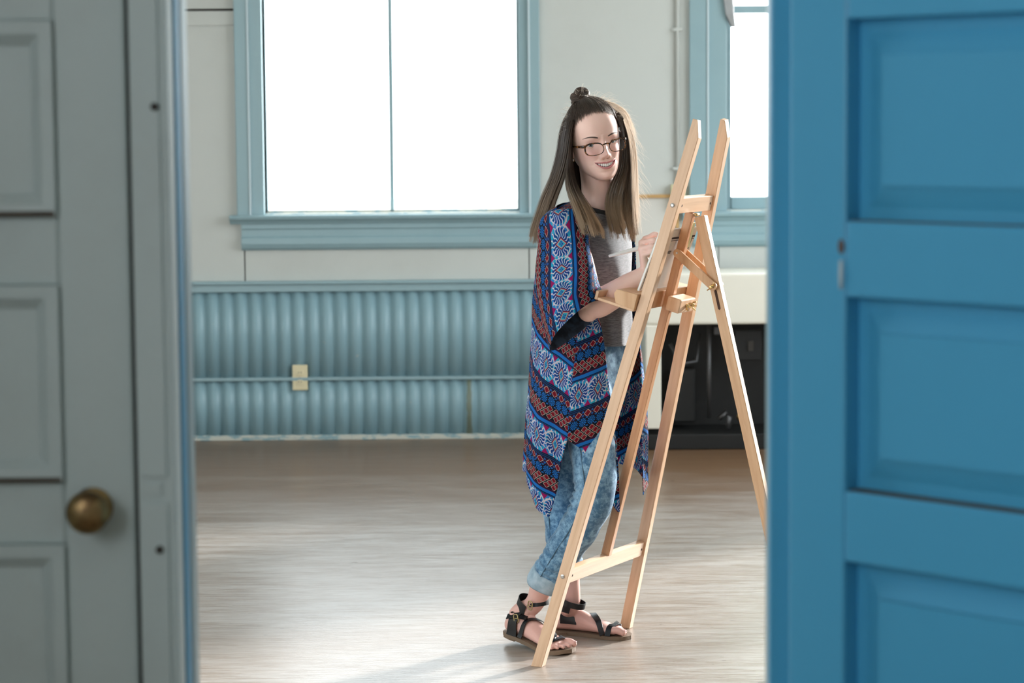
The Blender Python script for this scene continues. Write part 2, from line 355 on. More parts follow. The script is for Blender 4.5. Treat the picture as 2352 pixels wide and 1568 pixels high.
# side windows (outside the frame, they light the room)
def side_window(n, label, x, a, b, z1, s, SILL=SILL):
    w = bpy.data.objects.new('window_%d' % n, None); COL.objects.link(w); w.location = (x, (a + b) / 2, SILL); struct(w, label)
    xo = x + s * .10
    for (y0, y1, z0, zz) in ((a, a + .05, SILL, z1), (b - .05, b, SILL, z1), (a, b, SILL, SILL + .06), (a, b, z1 - .06, z1), ((a + b) / 2 + .28 - .015, (a + b) / 2 + .28 + .015, SILL, z1)):
        MB().box((xo - .02, y0, z0), (xo + .02, y1, zz)).build('sash_bar', BLUE, w)
    for (y0, y1, z0, zz) in ((a - .12, a, SILL - .15, z1 + .12), (b, b + .12, SILL - .15, z1 + .12), (a, b, z1, z1 + .12), (a - .15, b + .15, SILL - .16, SILL - .02)):
        MB().box((x - .02 if s > 0 else x, y0, z0), (x if s > 0 else x + .02, y1, zz)).build('casing', BLUE, w)
    MB().box((xo - .002, a + .02, SILL + .02), (xo + .002, b - .02, z1 - .02)).build('pane', GLASS, w)
for i, (a, b) in enumerate(LW): side_window(3 + i, 'wide sash window in the left side wall', XL, a, b, WTOP, -1)
for i, (a, b) in enumerate(RW): side_window(4 + i, 'tall sunny sash window in the right side wall', XR, a, b, 3.7, 1, SUNSILL)

# ================================================================ doorway wall, casing, doors
DO = (pt(436, 800, YD + .11)[0], pt(1764, 800, YD + .11)[0]); DTOP = 2.12
wf = wall_with_holes('wall_front', PLASTER, 'x', YD + .002, .118, XL - .2, XR + .2, ZC, [(-1.53, DO[1] + .03, -.001, DTOP), (FILL_WIN[0], FILL_WIN[1], .7, 3.8)])
w5 = bpy.data.objects.new('window_5', None); COL.objects.link(w5); w5.location = ((FILL_WIN[0] + FILL_WIN[1]) / 2, YD, .7); struct(w5, 'unseen window added for fill light in the doorway wall, left of the white door')  # out of view, added to bring frontal fill onto her face
for (x0, x1, z0, z1) in ((FILL_WIN[0], FILL_WIN[0] + .05, .7, 3.8), (FILL_WIN[1] - .05, FILL_WIN[1], .7, 3.8), (FILL_WIN[0], FILL_WIN[1], .7, .76), (FILL_WIN[0], FILL_WIN[1], 3.74, 3.8)): MB().box((x0, YD + .04, z0), (x1, YD + .08, z1)).build('sash_bar', BLUE, w5)  # bars of the added fill window, out of view
MB().box((FILL_WIN[0] + .02, YD + .058, .72), (FILL_WIN[1] - .02, YD + .062, 3.78)).build('pane', GLASS, w5)  # pane of the added fill window, out of view
xpost0 = pt(315, 800, YD)[0]; xpost1 = pt(402, 800, YD)[0]; xgap = pt(301, 800, YD)[0]
t1 = struct(MB().box((xpost0, YD - .02, 0), (xpost1, YD + .045, DTOP)).build('trim_1', WHITE_DOOR, None, bevel=.004), 'narrow white door post between white door and opening')
# raised strips and lock keep on the post
zk0, zk1 = pt(360, 1150, YD)[2], pt(360, 1090, YD)[2]
MB().box((xpost0 + .002, YD - .0245, zk1), (xpost1 - .012, YD - .02, DTOP - .02)).build('post_panel', WHITE_DOOR, t1, bevel=.0015)
MB().box((xpost0 + .002, YD - .0245, .05), (xpost1 - .012, YD - .02, zk0)).build('post_panel', WHITE_DOOR, t1, bevel=.0015)
MB().box((xpost0 + .012, YD - .0235, zk0 + .012), (xpost1 - .02, YD - .019, zk1 - .010)).build('keeper_plate', WHITE_DOOR, t1, bevel=.001)
for (u, v) in ((355, 245), (367, 1262)):
    c = pt(u, v, YD - .0245); MB().tube([(c[0], YD - .027, c[2]), (c[0], YD - .023, c[2])], .006, 12).build('screw_hole', DARK_GAP, t1, smooth=False)
struct(MB().box((xpost0, YD + .046, 0), (xpost1 + .004, YD + .085, DTOP)).build('trim_2', BLUE_DOOR, None, bevel=.003), 'blue door jamb at the left of the opening')
struct(MB().box((xpost0 - .03, YD + .086, 0), (DO[0], YD + .150, DTOP)).build('trim_3', BLUE, None, bevel=.004), 'pale blue room casing at the left of the opening')
xr1 = pt(1800, 800, YD)[0]
struct(MB().box((xr1 - .016, YD + .036, 0), (xr1 + .06, YD + .0605, DTOP)).build('trim_4', BLUE_DOOR, None, bevel=.004), 'blue hinge jamb at the right of the opening')
struct(MB().box((DO[1], YD + .061, 0), (DO[1] + .10, YD + .145, DTOP)).build('trim_5', BLUE, None, bevel=.004), 'pale blue room casing at the right of the opening')
struct(MB().box((xpost0, YD - .02, DTOP), (DO[1] + .1, YD + .14, DTOP + .1)).build('trim_6', BLUE_DOOR, None, bevel=.004), 'head jamb above the opening')

GRIME_SHADE = Mat('brown_grime_and_shade', (.085, .07, .055), .9)  # dust on the panel ledges, darkened to paint in the recess shadow too
def panel_door(root, mat, width, zrails, stile, T, M4, mould):
    """leaf built in local coords: x 0..width, y = 0 front face (towards -y), z up. zrails: list of (z0,z1) rails"""
    def piece(name, mb, bev=.004):
        o = mb.build(name, mat, None, bevel=bev); o.matrix_basis = M4; under(o, root); return o
    H_ = zrails[-1][1]
    piece('stile', MB().box((0, 0, .01), (stile, T, H_))); piece('stile', MB().box((width - stile, 0, .01), (width, T, H_)))
    for z0, z1 in zrails: piece('rail', MB().box((stile, 0, z0), (width - stile, T, z1)))
    for (a, b) in zip(zrails[:-1], zrails[1:]):
        z0, z1 = a[1], b[0]; x0, x1 = stile, width - stile; d1, d2, m1 = mould
        # panel field with a raised moulding frame running round it
        piece('panel', MB().box((x0, d2, z0), (x1, T - .006, z1)), 0)
        mb = MB()
        o_, i_ = [(x0, z0), (x1, z0), (x1, z1), (x0, z1)], [(x0 + m1, z0 + m1), (x1 - m1, z0 + m1), (x1 - m1, z1 - m1), (x0 + m1, z1 - m1)]
        q_ = [(x0 + m1 * .55, z0 + m1 * .55), (x1 - m1 * .55, z0 + m1 * .55), (x1 - m1 * .55, z1 - m1 * .55), (x0 + m1 * .55, z1 - m1 * .55)]
        rings = [[(x, d2, z) for x, z in o_], [(x, d1, z) for x, z in o_], [(x, d1 + .001, z) for x, z in q_], [(x, d2 - .003, z) for x, z in i_], [(x, d2, z) for x, z in i_]]
        if d1 > .01:                                            # sunk groove round a raised field
            q2 = [(x0 + m1 * .38, z0 + m1 * .38), (x1 - m1 * .38, z0 + m1 * .38), (x1 - m1 * .38, z1 - m1 * .38), (x0 + m1 * .38, z1 - m1 * .38)]
            rings = [[(x, d2, z) for x, z in o_], [(x, d2 - .001, z) for x, z in q2], [(x, d1 + .004, z) for x, z in i_], [(x, d1, z) for x, z in i_], [(x, d1 + .012, z) for x, z in i_]]
            mb.add([(x, d1, z) for x, z in i_], [(0, 1, 2, 3)])
        mb.grid(rings, True); piece('panel_moulding', mb, .0008)
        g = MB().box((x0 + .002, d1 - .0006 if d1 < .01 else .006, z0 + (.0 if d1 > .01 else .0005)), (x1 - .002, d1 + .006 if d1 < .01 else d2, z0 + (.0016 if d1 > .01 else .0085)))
        o2 = g.build('grime_shade_line', GRIME_SHADE, None); o2.matrix_basis = M4; under(o2, root)
# closed white door on the left
vz = lambda v, u=100: pt(u, v, YD)[2]
zr = [(.015, .30), (.53, .64)]
zA = [(vz(1250), vz(1108)), (vz(655), vz(498)), (vz(48) + .0, vz(48) + .115)]
h_ = zA[1][0] - zA[0][1]; rails1 = [(.012, .20), (zA[0][0] - h_ - .1, zA[0][0] - h_), zA[0], zA[1], zA[2], (zA[2][1] + .17, 2.10)]
wid = 0.93; d1o = bpy.data.objects.new('door_1', None); COL.objects.link(d1o); d1o.location = (xgap - wid / 2, YD, 0)
struct(d1o, 'closed white panelled door with a round brass knob')
M4 = Matrix.Translation((xgap - wid, YD + .004, 0))
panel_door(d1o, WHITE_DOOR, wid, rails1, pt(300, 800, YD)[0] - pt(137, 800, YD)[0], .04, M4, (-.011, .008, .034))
kc = pt(200, 1178, YD - .05); kb = MB(); prof = [(.0, .0), (.026, .0), (.030, -.004), (.028, -.008), (.013, -.012), (.011, -.024), (.020, -.032), (.0285, -.042), (.0315, -.052), (.029, -.061), (.019, -.067), (.008, -.069), (.0005, -.0695)]
rings = [[(kc[0] + r * math.cos(t), YD + .004 + y, kc[2] + r * math.sin(t)) for t in np.linspace(0, 2 * math.pi, 32, endpoint=False)] for r, y in prof]
kb.grid(rings, True, cap0=True, cap1=True).build('door_knob', BRASS, d1o, smooth=True, label='round tarnished brass door knob')
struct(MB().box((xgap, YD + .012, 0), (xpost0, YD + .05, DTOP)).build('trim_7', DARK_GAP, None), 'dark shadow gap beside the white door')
# open blue door on the right, swung out into the hall
hx, hy = xr1 + .006, YD - .014
ang = math.radians(-46); M4 = Matrix.Translation((hx, hy, 0)) @ Matrix.Rotation(ang, 4, 'Z')
def dz(v, u=1942):
    # height on the door plane at pixel column u
    d = FV * FP + RV * (u - 1176) + UV_ * (784 - v); nrm = np.array((math.sin(-ang), math.cos(ang), 0)); nrm = np.array((-math.sin(ang), math.cos(ang), 0))
    t = (nrm @ (np.array((hx, hy, 0)) - C0)) / (nrm @ d); return (C0 + d * t)
st_w = np.linalg.norm((dz(600, 1942) - np.array((hx, hy, 0)))[:2])
r2 = [(dz(1290)[2], dz(1128)[2]), (dz(682)[2], dz(508)[2]), (dz(44)[2], dz(44)[2] + .11)]
h2 = r2[1][0] - r2[0][1]; rails2 = [(.012, .20), (r2[0][0] - h2 - .1, r2[0][0] - h2), r2[0], r2[1], r2[2], (r2[2][1] + .17, 2.10)]
d2o = bpy.data.objects.new('door_2', None); COL.objects.link(d2o); d2o.location = (hx, hy, 0)
struct(d2o, 'open blue door with wide recessed panels, at the right')
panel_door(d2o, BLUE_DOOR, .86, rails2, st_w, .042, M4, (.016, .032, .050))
p = dz(566, 1932); q = dz(630, 1932); CHIPB = Mat('bare_brown_chip', (.10, .07, .06), .7)
o_ = MB().ball((0, 0, 0), (.006, .0012, .011), 12, 8).build('paint_chip', CHIPB, None, smooth=True); o_.matrix_basis = Matrix.Translation(p) @ Matrix.Rotation(ang, 4, 'Z'); under(o_, d2o)
o_ = MB().tube([(0, 0, .02), (.001, -.002, 0), (0, 0, -.02)], .003, 8).build('latch_hook', BLUE_BEAD, None, smooth=True); o_.matrix_basis = Matrix.Translation(q) @ Matrix.Rotation(ang, 4, 'Z'); under(o_, d2o)

# ================================================================ hall behind the camera
HW = paint('hall_wall', (.60, .61, .58), .7)
HWIN = (-.9, 1.6, 1.45, 2.8)
wall_with_holes('wall_hall_left', HW, 'y', HALL[0] - .15, .15, HALL[2], YD, HALL[3], [HWIN])
portal('daylight_portal', (HALL[0] - .14, (HWIN[0] + HWIN[1]) / 2, (HWIN[2] + HWIN[3]) / 2), HWIN[1] - HWIN[0], HWIN[3] - HWIN[2], (1, 0, 0))
wall_with_holes('wall_hall_right', HW, 'y', HALL[1], .15, HALL[2], YD, HALL[3], [])
wall_with_holes('wall_hall_back', HW, 'x', HALL[2] - .15, .15, HALL[0] - .15, HALL[1] + .15, HALL[3], [])

# ================================================================ small fixtures on the far wall
ol = thing('electrical_outlet', 'ivory wall outlet on the blue corrugated wainscot', 'outlet', pt(689, 896, YW - .035))
oa, ob = pt(671, 838, YW - .035), pt(707, 896, YW - .035); yo = YW - .035
MB().box((oa[0], yo, ob[2]), (ob[0], yo + .012, oa[2])).build('cover_plate', IVORY, ol, bevel=.004)
cx = (oa[0] + ob[0]) / 2
for s in (1, -1):
    cz = (oa[2] + ob[2]) / 2 + s * .023; r = .0165
    rings = [[(cx + r * math.cos(t), y, cz + max(-.0125, min(.0125, r * math.sin(t)))) for t in np.linspace(0, 2 * math.pi, 24, endpoint=False)] for y in (yo, yo - .003)]
    rc = MB().grid(rings, True, cap1=True).build('socket', IVORY, ol, bevel=.0008)
    for dx in (-.006, .006): MB().box((cx + dx - .0012, yo - .0034, cz - .002), (cx + dx + .0012, yo - .0028, cz + .007)).build('slot', DARK_GAP, rc)
MB().ball((cx, yo, (oa[2] + ob[2]) / 2), (.004, .002, .004), 10, 6).build('screw', GREYM, ol, smooth=True)
cd = thing('conduit_with_box', 'thin painted conduit running down the wall to a cream switch box', 'conduit', pt(1548, 480, YW - .03))
c0 = pt(1556, 200, YW - .02)
MB().tube([(c0[0], YW - .016, ZC), (c0[0], YW - .016, pt(1556, 430, YW)[2])], .0095, 12).build('pipe', CREAM, cd, smooth=True)
for v in (68, 387):
    q = pt(1556, v, YW - .02); MB().box((q[0] - .024, YW - .028, q[2] - .007), (q[0] + .024, YW - .004, q[2] + .007)).build('pipe_strap', CREAM, cd, bevel=.003)
IVB = Mat('yellowed_cream_metal', (.62, .57, .36), .45); qa, qb = pt(1541, 424, YW - .05), pt(1575, 482, YW - .05)
MB().box((qa[0], YW - .052, qb[2]), (qb[0], YW - .004, qa[2])).build('switch_box', IVB, cd, bevel=.004)
fr = thing('wooden_frame', 'thin honey-coloured wooden frame hung on the wall behind the woman', 'frame', pt(1500, 690, YW - .02))
HONEY = Mat('honey_wood', (.55, .33, .13), .4); HONEY.color(HONEY.mix(HONEY.noise(4, 5, stretch=(1, 1, 8)).smooth(.3, .7), (.60, .37, .15), (.45, .26, .10)))
fa, fb = pt(1450, 447, YW - .02), pt(1560, 690, YW - .02)
for (x0, x1, z0, z1) in ((fa[0], fa[0] + .017, fb[2], fa[2] - .017), (fb[0] - .017, fb[0], fb[2], fa[2] - .017), (fa[0], fb[0], fa[2] - .017, fa[2]), (fa[0], fb[0], fb[2] - .017, fb[2])):
    MB().box((x0, YW - .028, z0), (x1, YW - .005, z1)).build('frame_bar', HONEY, fr, bevel=.002)
MB().box((fa[0] + .01, YW - .014, fb[2] - .005), (fb[0] - .01, YW - .006, fa[2] - .01)).build('board', Mat('pale_grey_board', (.62, .60, .56), .6), fr)
# open-fronted cream heater against the far wall
YH = 11.42; ht = thing('open_fronted_heater', 'cream metal heater cabinet with open dark front full of pipework', 'heater', (pt(1620, 1000, YH)[0], YH + .2, 0))
hx0, hx1 = pt(1483, 800, YH)[0], pt(1483, 800, YH)[0] + 1.05; hz1 = pt(1650, 628, YH)[2]; hz0 = pt(1650, 745, YH)[2]; hl = pt(1519, 900, YH)[0]
BLACKM = Mat('sooty_black_metal', (.012, .011, .011), .55); BLACKM.color(BLACKM.mix(BLACKM.noise(9, 4).smooth(.55, .8), (.004, .004, .004), (.018, .016, .014)))
MB().box((hx0, YH, hz0), (hx1, YH + .42, hz1)).build('top_housing', CREAMPANEL, ht, bevel=.012)
MB().box((hx0, YH, pt(1500, 985, YH)[2]), (hl, YH + .42, hz0)).build('side_panel', CREAMPANEL, ht, bevel=.006); MB().box((hx1 - .08, YH, .05), (hx1, YH + .42, hz0)).build('side_panel', CREAMPANEL, ht, bevel=.006)
MB().box((hx0 + .01, YH + .38, .04), (hx1 - .01, YH + .42, hz0)).build('back_panel', BLACKM, ht); MB().box((hx0 + .01, YH + .01, 0), (hx1 - .01, YH + .42, .075)).build('base', BLACKM, ht, bevel=.006)
STEELD = Mat('dull_steel', (.09, .088, .09), .45, .7)
px = lambda u: pt(u, 850, YH + .12)[0]; pz = lambda v: pt(1620, v, YH + .12)[2]
MB().tube([(px(1629), YH + .13, pz(748)), (px(1629), YH + .13, pz(960))], .011, 12).build('pipe', STEELD, ht, smooth=True)
MB().box((px(1640), YH + .10, pz(768)), (px(1665), YH + .13, pz(750))).build('bracket', STEELD, ht, bevel=.003)
MB().box((px(1690), YH + .16, pz(830)), (px(1752), YH + .19, pz(760))).build('valve_plate', BLACKM, ht, bevel=.004)
MB().box((px(1720), YH + .15, pz(808)), (px(1732), YH + .165, pz(785))).build('valve_slot', DARK_GAP, ht)
MB().tube([(px(1650), YH + .12, pz(962)), (px(1668), YH + .12, pz(945)), (px(1676), YH + .12, pz(958)), (px(1672), YH + .12, pz(985))], .014, 10).build('gas_fitting', STEELD, ht, smooth=True)
MB().ball((px(1697), YH + .12, pz(958)), (.012, .012, .016), 12, 8).build('brass_cap', BRASS, ht, smooth=True)
MB().tube([(px(1540), YH + .16, pz(790)), (px(1565), YH + .15, pz(838)), (px(1600), YH + .15, pz(830)), (px(1610), YH + .2, pz(770))], .009, 10).build('bent_pipe', STEELD, ht, smooth=True)
MB().box((px(1545), YH + .2, pz(975)), (px(1600), YH + .3, pz(850))).build('burner_box', BLACKM, ht, bevel=.01)

# ================================================================ outdoors
GR = paint('pale_gravel', (.42, .40, .36), .9)
struct(MB().box((-40, YW + .3, -.6), (40, 60, -.5)).build('ground_outside', GR)); 
struct(MB().box((XR + .3, -20, -.6), (40, YW + .29, -.5)).build('ground_outside', GR)); struct(MB().box((-40, -20, -.6), (XL - .3, YW + .29, -.5)).build('ground_outside', GR))
LEAF = Mat('green_leaf', (.16, .42, .10), .5); LEAF.b.inputs['Subsurface Weight'].default_value = 0  # plain green leaf colour
BARK = Mat('bark', (.16, .11, .07), .9)
tp = pt(1742, -30, 17.0); tr = thing('tree', 'leafy green tree outside the right window', 'tree', (tp[0] + .6, 17.6, -.5))
MB().tube([(tp[0] + .6, 17.6, -.5), (tp[0] + .55, 17.6, 1.2), (tp[0] + .6, 17.5, 2.8), (tp[0] + .5, 17.4, 4.2)], [.14, .11, .08, .03], 10).build('trunk', BARK, tr, smooth=True)
lm = MB(); rg = np.random.default_rng(3)
for i in range(1600):
    d = norm(rg.normal(size=3)); c = np.array((tp[0] + .55, 17.5, 3.35)) + d * np.array((.8, .8, .9)) * rg.uniform(.55, 1) ** .5
    a_, b_ = norm(rg.normal(size=3)) * .07, norm(rg.normal(size=3)) * .035
    lm.add([c - a_, c + b_, c + a_, c - b_], [(0, 1, 2, 3)])
lo = lm.build('foliage', LEAF, tr); lo['kind'] = 'stuff'
# ================================================================ easel
BEECH = Mat('pale_beech_wood', (.66, .42, .22), .36)
def wood(m, light, dark, sc=9):
    g = m.noise(sc, 6, .6, stretch=(5, 5, .35), dist=.5); f = m.noise(60, 3, .5, stretch=(1, 1, .06))
    c = m.mix(g.smooth(.3, .72), light, dark); m.color(m.mix(f.smooth(.55, .75) * .35, c, tuple(q * .8 for q in dark))); m.bump(f, .06, .0005); return m
wood(BEECH, (.76, .50, .325), (.66, .40, .24))
REDWOOD = wood(Mat('reddish_beech_wood', (.6, .3, .15), .38), (.62, .335, .175), (.50, .235, .11))
MIDWOOD = wood(Mat('golden_beech_wood', (.6, .35, .16), .38), (.68, .415, .235), (.56, .31, .155))
BRASSB = Mat('bright_brass', (.70, .52, .25), .28, 1.0); STEEL = Mat('bright_steel', (.62, .6, .58), .25, 1.0); HOLE = Mat('dark_drill_hole', (.06, .025, .015), .8)
A0 = fl(1236, 1529); B0 = fl(1438, 1441)
TD = norm((B0 - A0)); ND = norm(np.array((TD[1], -TD[0], 0)))         # along the frame; away from the painter
W_AB = np.linalg.norm(B0 - A0); HT = 1.578
def solve_lean():
    # lean s (away from the painter) and inward taper c so that both posts end where the photograph shows them
    def res(s, c):
        a = A0 + ND * s + TD * c; b = B0 + ND * s - TD * c; a[2] = b[2] = HT
        return pj(a)[0] - 1607, pj(b)[0] - 1670
    s, c = .43, .19
    for _ in range(20):
        r = np.array(res(s, c)); J = np.array([(np.array(res(s + 1e-4, c)) - r) / 1e-4, (np.array(res(s, c + 1e-4)) - r) / 1e-4]).T
        d = np.linalg.solve(J, -r); s += d[0]; c += d[1]
    return s, c
def pj(p):
    d = np.asarray(p, float) - C0; w = d @ FV; return 1176 + FP * (d @ RV) / w, 784 - FP * (d @ UV_) / w
LS, LC = solve_lean()
def postA(z): return A0 + (ND * LS + TD * LC) * z / HT + np.array((0, 0, z))
def postB(z): return B0 + (ND * LS - TD * LC) * z / HT + np.array((0, 0, z))
def mast(z): return (postA(z) + postB(z)) / 2
LEAN = norm(mast(1.5) - mast(0)); FACE = norm(np.cross(TD, LEAN)); FACE = FACE if FACE @ ND > 0 else -FACE     # FACE: normal of the back of the frame
ez = thing('easel', 'tall beech wood studio easel seen from behind, holding a small canvas', 'easel', ((A0 + B0) / 2 + ND * .3).tolist()); ez.location.z = 0
def zAt(post, u, v):
    """height on a post nearest to image row v"""
    lo, hi = 0, 1.7
    for _ in range(40):
        m = (lo + hi) / 2
        if pj(post(m))[1] > v: lo = m
        else: hi = m
    return lo
PW, PT = .026, .033
def post(fn, sgn):
    a, b = fn(0), fn(HT); z = norm(b - a); y = norm(FACE - z * (FACE @ z)); x = np.cross(y, z)
    x = x if x @ TD > 0 else -x; L = np.linalg.norm(b - a); hw, ht = PW / 2, PT / 2; c = .048
    # foot cut level with the floor, back corner of the top sloped off
    foot = lambda dx, dy: -(x * dx + y * dy)[2] / z[2]
    ring0 = [(dx, dy, foot(dx, dy)) for dx, dy in ((-hw, -ht), (hw, -ht), (hw, ht), (-hw, ht))]
    mb = MB(); top = [(-hw, -ht, L), (hw, -ht, L), (hw, ht * -.1, L), (-hw, ht * -.1, L)]; mid = [(-hw, -ht, L - c), (hw, -ht, L - c), (hw, ht, L - c), (-hw, ht, L - c)]
    mb.grid([ring0, mid, top], True, cap0=True, cap1=True); o = mb.build('upright_post', BEECH, None, bevel=.0018)
    m = Matrix.Identity(4)
    for i in range(3): m[i][0] = x[i]; m[i][1] = y[i]; m[i][2] = z[i]; m[i][3] = a[i]
    o.matrix_basis = m; under(o, ez); return o
post(postA, -1); post(postB, 1)
# rails
def rail(v0, v1, name, hgt, mat=BEECH, thick=.022, holes=True):
    zc = zAt(postA, 0, v0); a = postA(zc) + TD * PW / 2; b = postB(zc) - TD * PW / 2
    o = oriented_box(name, a, b, LEAN, hgt, thick, mat, ez)
    if holes:
        for q, s in ((a, 1), (b, -1)):
            c = q + TD * .014 * s + FACE * (thick / 2); MB().tube([c - FACE * .002, c + FACE * .0006], .0038, 12).build('drill_hole', HOLE, o)
        c = postA(zc) - TD * (PW / 2); MB().tube([c, c - TD * .002, c - TD * .0035], [.0065, .0065, .0035], 16).build('bolt_head', STEEL, o, smooth=False)
    return zc
zt = rail(471, 0, 'top_rail', .046); zl = rail(1322, 0, 'bottom_rail', .045)
# centre mast, standing on the bottom rail
ma, mb_ = mast(zl + .02), mast(zt - .025)
oriented_box('mast', ma - FACE * .0, mb_, TD, .023, .026, REDWOOD, ez, bevel=.002)
# rear leg with hinge, slot and strut pair
top = mast(zt - .028) + FACE * .034; rb = fl(1842, 1549)
D0 = np.array((top + (fl(1842, 1549) - top) * 1.0)); legd = norm(D0 - top)
lg = oriented_box('rear_leg', top, D0, TD, .026, .032, MIDWOOD, ez, bevel=.002)
lx = norm(np.cross(TD, legd)); 
hp = MB(); c = mast(zt - .05) + FACE * .0175
hp.prism([c + TD * .008, c - TD * .008, c - TD * .006 - LEAN * .075, c + TD * .006 - LEAN * .075], (0, 0, 0), FACE * .0015)
hp.build('hinge_leaf', BRASSB, ez); MB().tube([mast(zt - .027) + FACE * .020 - TD * .012, mast(zt - .027) + FACE * .020 + TD * .012], .005, 12).build('hinge_pin', BRASSB, ez, smooth=True)
def on_leg(v):
    lo, hi = 0, 1
    for _ in range(40):
        m = (lo + hi) / 2
        if pj(top + (D0 - top) * m)[1] < v: lo = m
        else: hi = m
    return top + (D0 - top) * lo
def on_mast(v):
    z = zAt(mast, 0, v); return mast(z)
s0, s1 = on_mast(580), on_leg(656)
sdir = norm(s1 - s0); sup = norm(np.cross(TD, sdir))
for s in (-1, 1):
    a = s0 + TD * s * .0205; b = s1 + TD * s * .0205; n = 10; w = .0125
    out = [a + (sup * math.cos(t) - sdir * math.sin(t)) * w for t in np.linspace(0, math.pi, n)] + [b - (sup * math.cos(t) - sdir * math.sin(t)) * w for t in np.linspace(0, math.pi, n)]
    so = MB().prism(out, (0, 0, 0), TD * s * .0065).build('strut', MIDWOOD, ez, bevel=.001)
    c = a + TD * s * .0066; MB().tube([c, c + TD * s * .0015], .003, 10).build('rivet', STEEL, so)
def wingnut(c, ax, e1, parent, r=.006):
    ax = norm(ax); e1 = norm(e1); e2 = np.cross(ax, e1); mb = MB()
    mb.tube([c, c + ax * .004, c + ax * .009], [r, r, r * .55], 12); mb.tube([c + ax * .008, c + ax * .016], .0024, 8)
    for s in (-1, 1):
        p = [c + e1 * s * r * .5 + ax * .002, c + e1 * s * r * 1.3 + ax * .006, c + e1 * s * r * 2.2 + ax * .015, c + e1 * s * r * 2.7 + ax * .014, c + e1 * s * r * 2.0 + ax * .003]
        mb.prism([q - e2 * .0013 for q in p], (0, 0, 0), e2 * .0026)
    return mb.build('wing_nut', BRASSB, parent)
wingnut(s1 - TD * .027, -TD, norm(LEAN + sdir * .5), ez)
c = s1 + legd * .045; sl = norm(np.cross(TD, legd)); sl = sl
MB().prism([c - TD * .0132 + sl * q[0] + legd * q[1] for q in ((.004, -.03), (.004, .022), (0, .026), (-.004, .022), (-.004, -.03), (0, -.034))], (0, 0, 0), -TD * .0004).build('slot', HOLE, ez)
# tray: trough on the painter's side of the posts, end lip, clamp block behind the mast
zT = zAt(postA, 0, 693); tc = mast(zT)
half = .195; TRW = .128
front = -FACE                                                   # towards the painter
base = tc + front * .020; up = LEAN
def tray_box(name, t0, t1, n0, n1, z0, z1, mat=BEECH, bev=.0018):
    o = MB().box((t0, n0, z0), (t1, n1, z1)).build(name, mat, None, bevel=bev); m = Matrix.Identity(4)
    for i in range(3): m[i][0] = TD[i]; m[i][1] = front[i]; m[i][2] = up[i]; m[i][3] = base[i]
    o.matrix_basis = m; under(o, ez); return o
TA = (postA(zT) - tc) @ TD - .028; TB = (postB(zT) - tc) @ TD + .035
tray_box('tray_floor', TA, TB, .0, TRW - .010, -.034, -.026)
tray_box('tray_lip', TA, TB, TRW - .010, TRW, -.034, -.008)
# end cheek shaped with a sloping top
poly = [(-.002, -.032), (.060, -.0255), (.072, .000), (.066, .014), (-.002, .018)]
MB().prism([base + TD * TA + front * a_ + up * b_ for a_, b_ in poly], (0, 0, 0), TD * (TB - TA)).build('tray_rest', MIDWOOD, ez, bevel=.002)
blk = base + ND * .02
def block(name, t0, t1, n0, n1, z0, z1, mat): 
    o = MB().box((t0, n0, z0), (t1, n1, z1)).build(name, mat, None, bevel=.004); m = Matrix.Identity(4)
    for i in range(3): m[i][0] = TD[i]; m[i][1] = FACE[i]; m[i][2] = up[i]; m[i][3] = tc[i]
    o.matrix_basis = m; under(o, ez); return o
cb = block('clamp_block', -.058, .045, .018, .062, -.026, .016, BEECH)
for t in (-.012, .026): wingnut(tc + TD * t + FACE * .062 - up * .004, FACE, norm(up + TD * (1 if t < 0 else -.4)), ez)
# ---- canvas board resting in the tray
CANV = Mat('raw_canvas_back', (.78, .74, .67), .75); CANV.bump(CANV.noise(400, 2), .1, .0005)
WHITEC = Mat('white_canvas_edge', (.85, .85, .83), .6); BLK = Mat('black_ink', (.02, .02, .025), .6); GREENP = Mat('painted_face', (.5, .6, .5), .6)
GREENP.color(GREENP.mix(GREENP.noise(14, 4).smooth(.4, .6), (.75, .78, .72), (.20, .38, .24)))
cbase = tc + up * .0180 + front * .040; cv = thing('canvas_board', 'small pale canvas board on the easel tray, seen from its back', 'canvas', cbase.tolist())
CU = norm(LEAN + FACE * .13); CN = norm(np.cross(CU, -TD)); CN = CN if CN @ FACE > 0 else -CN
cw0, cw1, chh = -.138, .120, .190
def cpt(t, h, n): return cbase + TD * t + CU * h + CN * n
def cbox(name, t0, t1, h0, h1, n0, n1, mat, bev=0):
    mb = MB(); mb.add([cpt(t, h, n) for n in (n0, n1) for (t, h) in ((t0, h0), (t1, h0), (t1, h1), (t0, h1))], [(0, 3, 2, 1), (4, 5, 6, 7), (0, 1, 5, 4), (1, 2, 6, 5), (2, 3, 7, 6), (3, 0, 4, 7)])
    return mb.build(name, mat, cv, bevel=bev)
cbox('canvas', cw0, cw1, 0, chh, -.006, .0, WHITEC, .001); cbox('painted_side', cw0 + .001, cw1 - .001, .001, chh - .001, -.0068, -.0061, GREENP)
cbox('backing_sheet', cw0 + .004, cw1 - .004, .004, chh - .004, .0002, .0008, CANV)
for h0, h1 in ((.158, .164), (.152, .154)): cbox('printed_band', cw0 + .004, cw1 - .004, h0, h1, .0009, .0012, BLK)
cbox('printed_band', cw1 - .022, cw1 - .017, .004, .158, .0009, .0012, BLK); cbox('printed_band', cw0 + .006, cw0 + .0095, .004, .158, .0009, .0012, BLK)
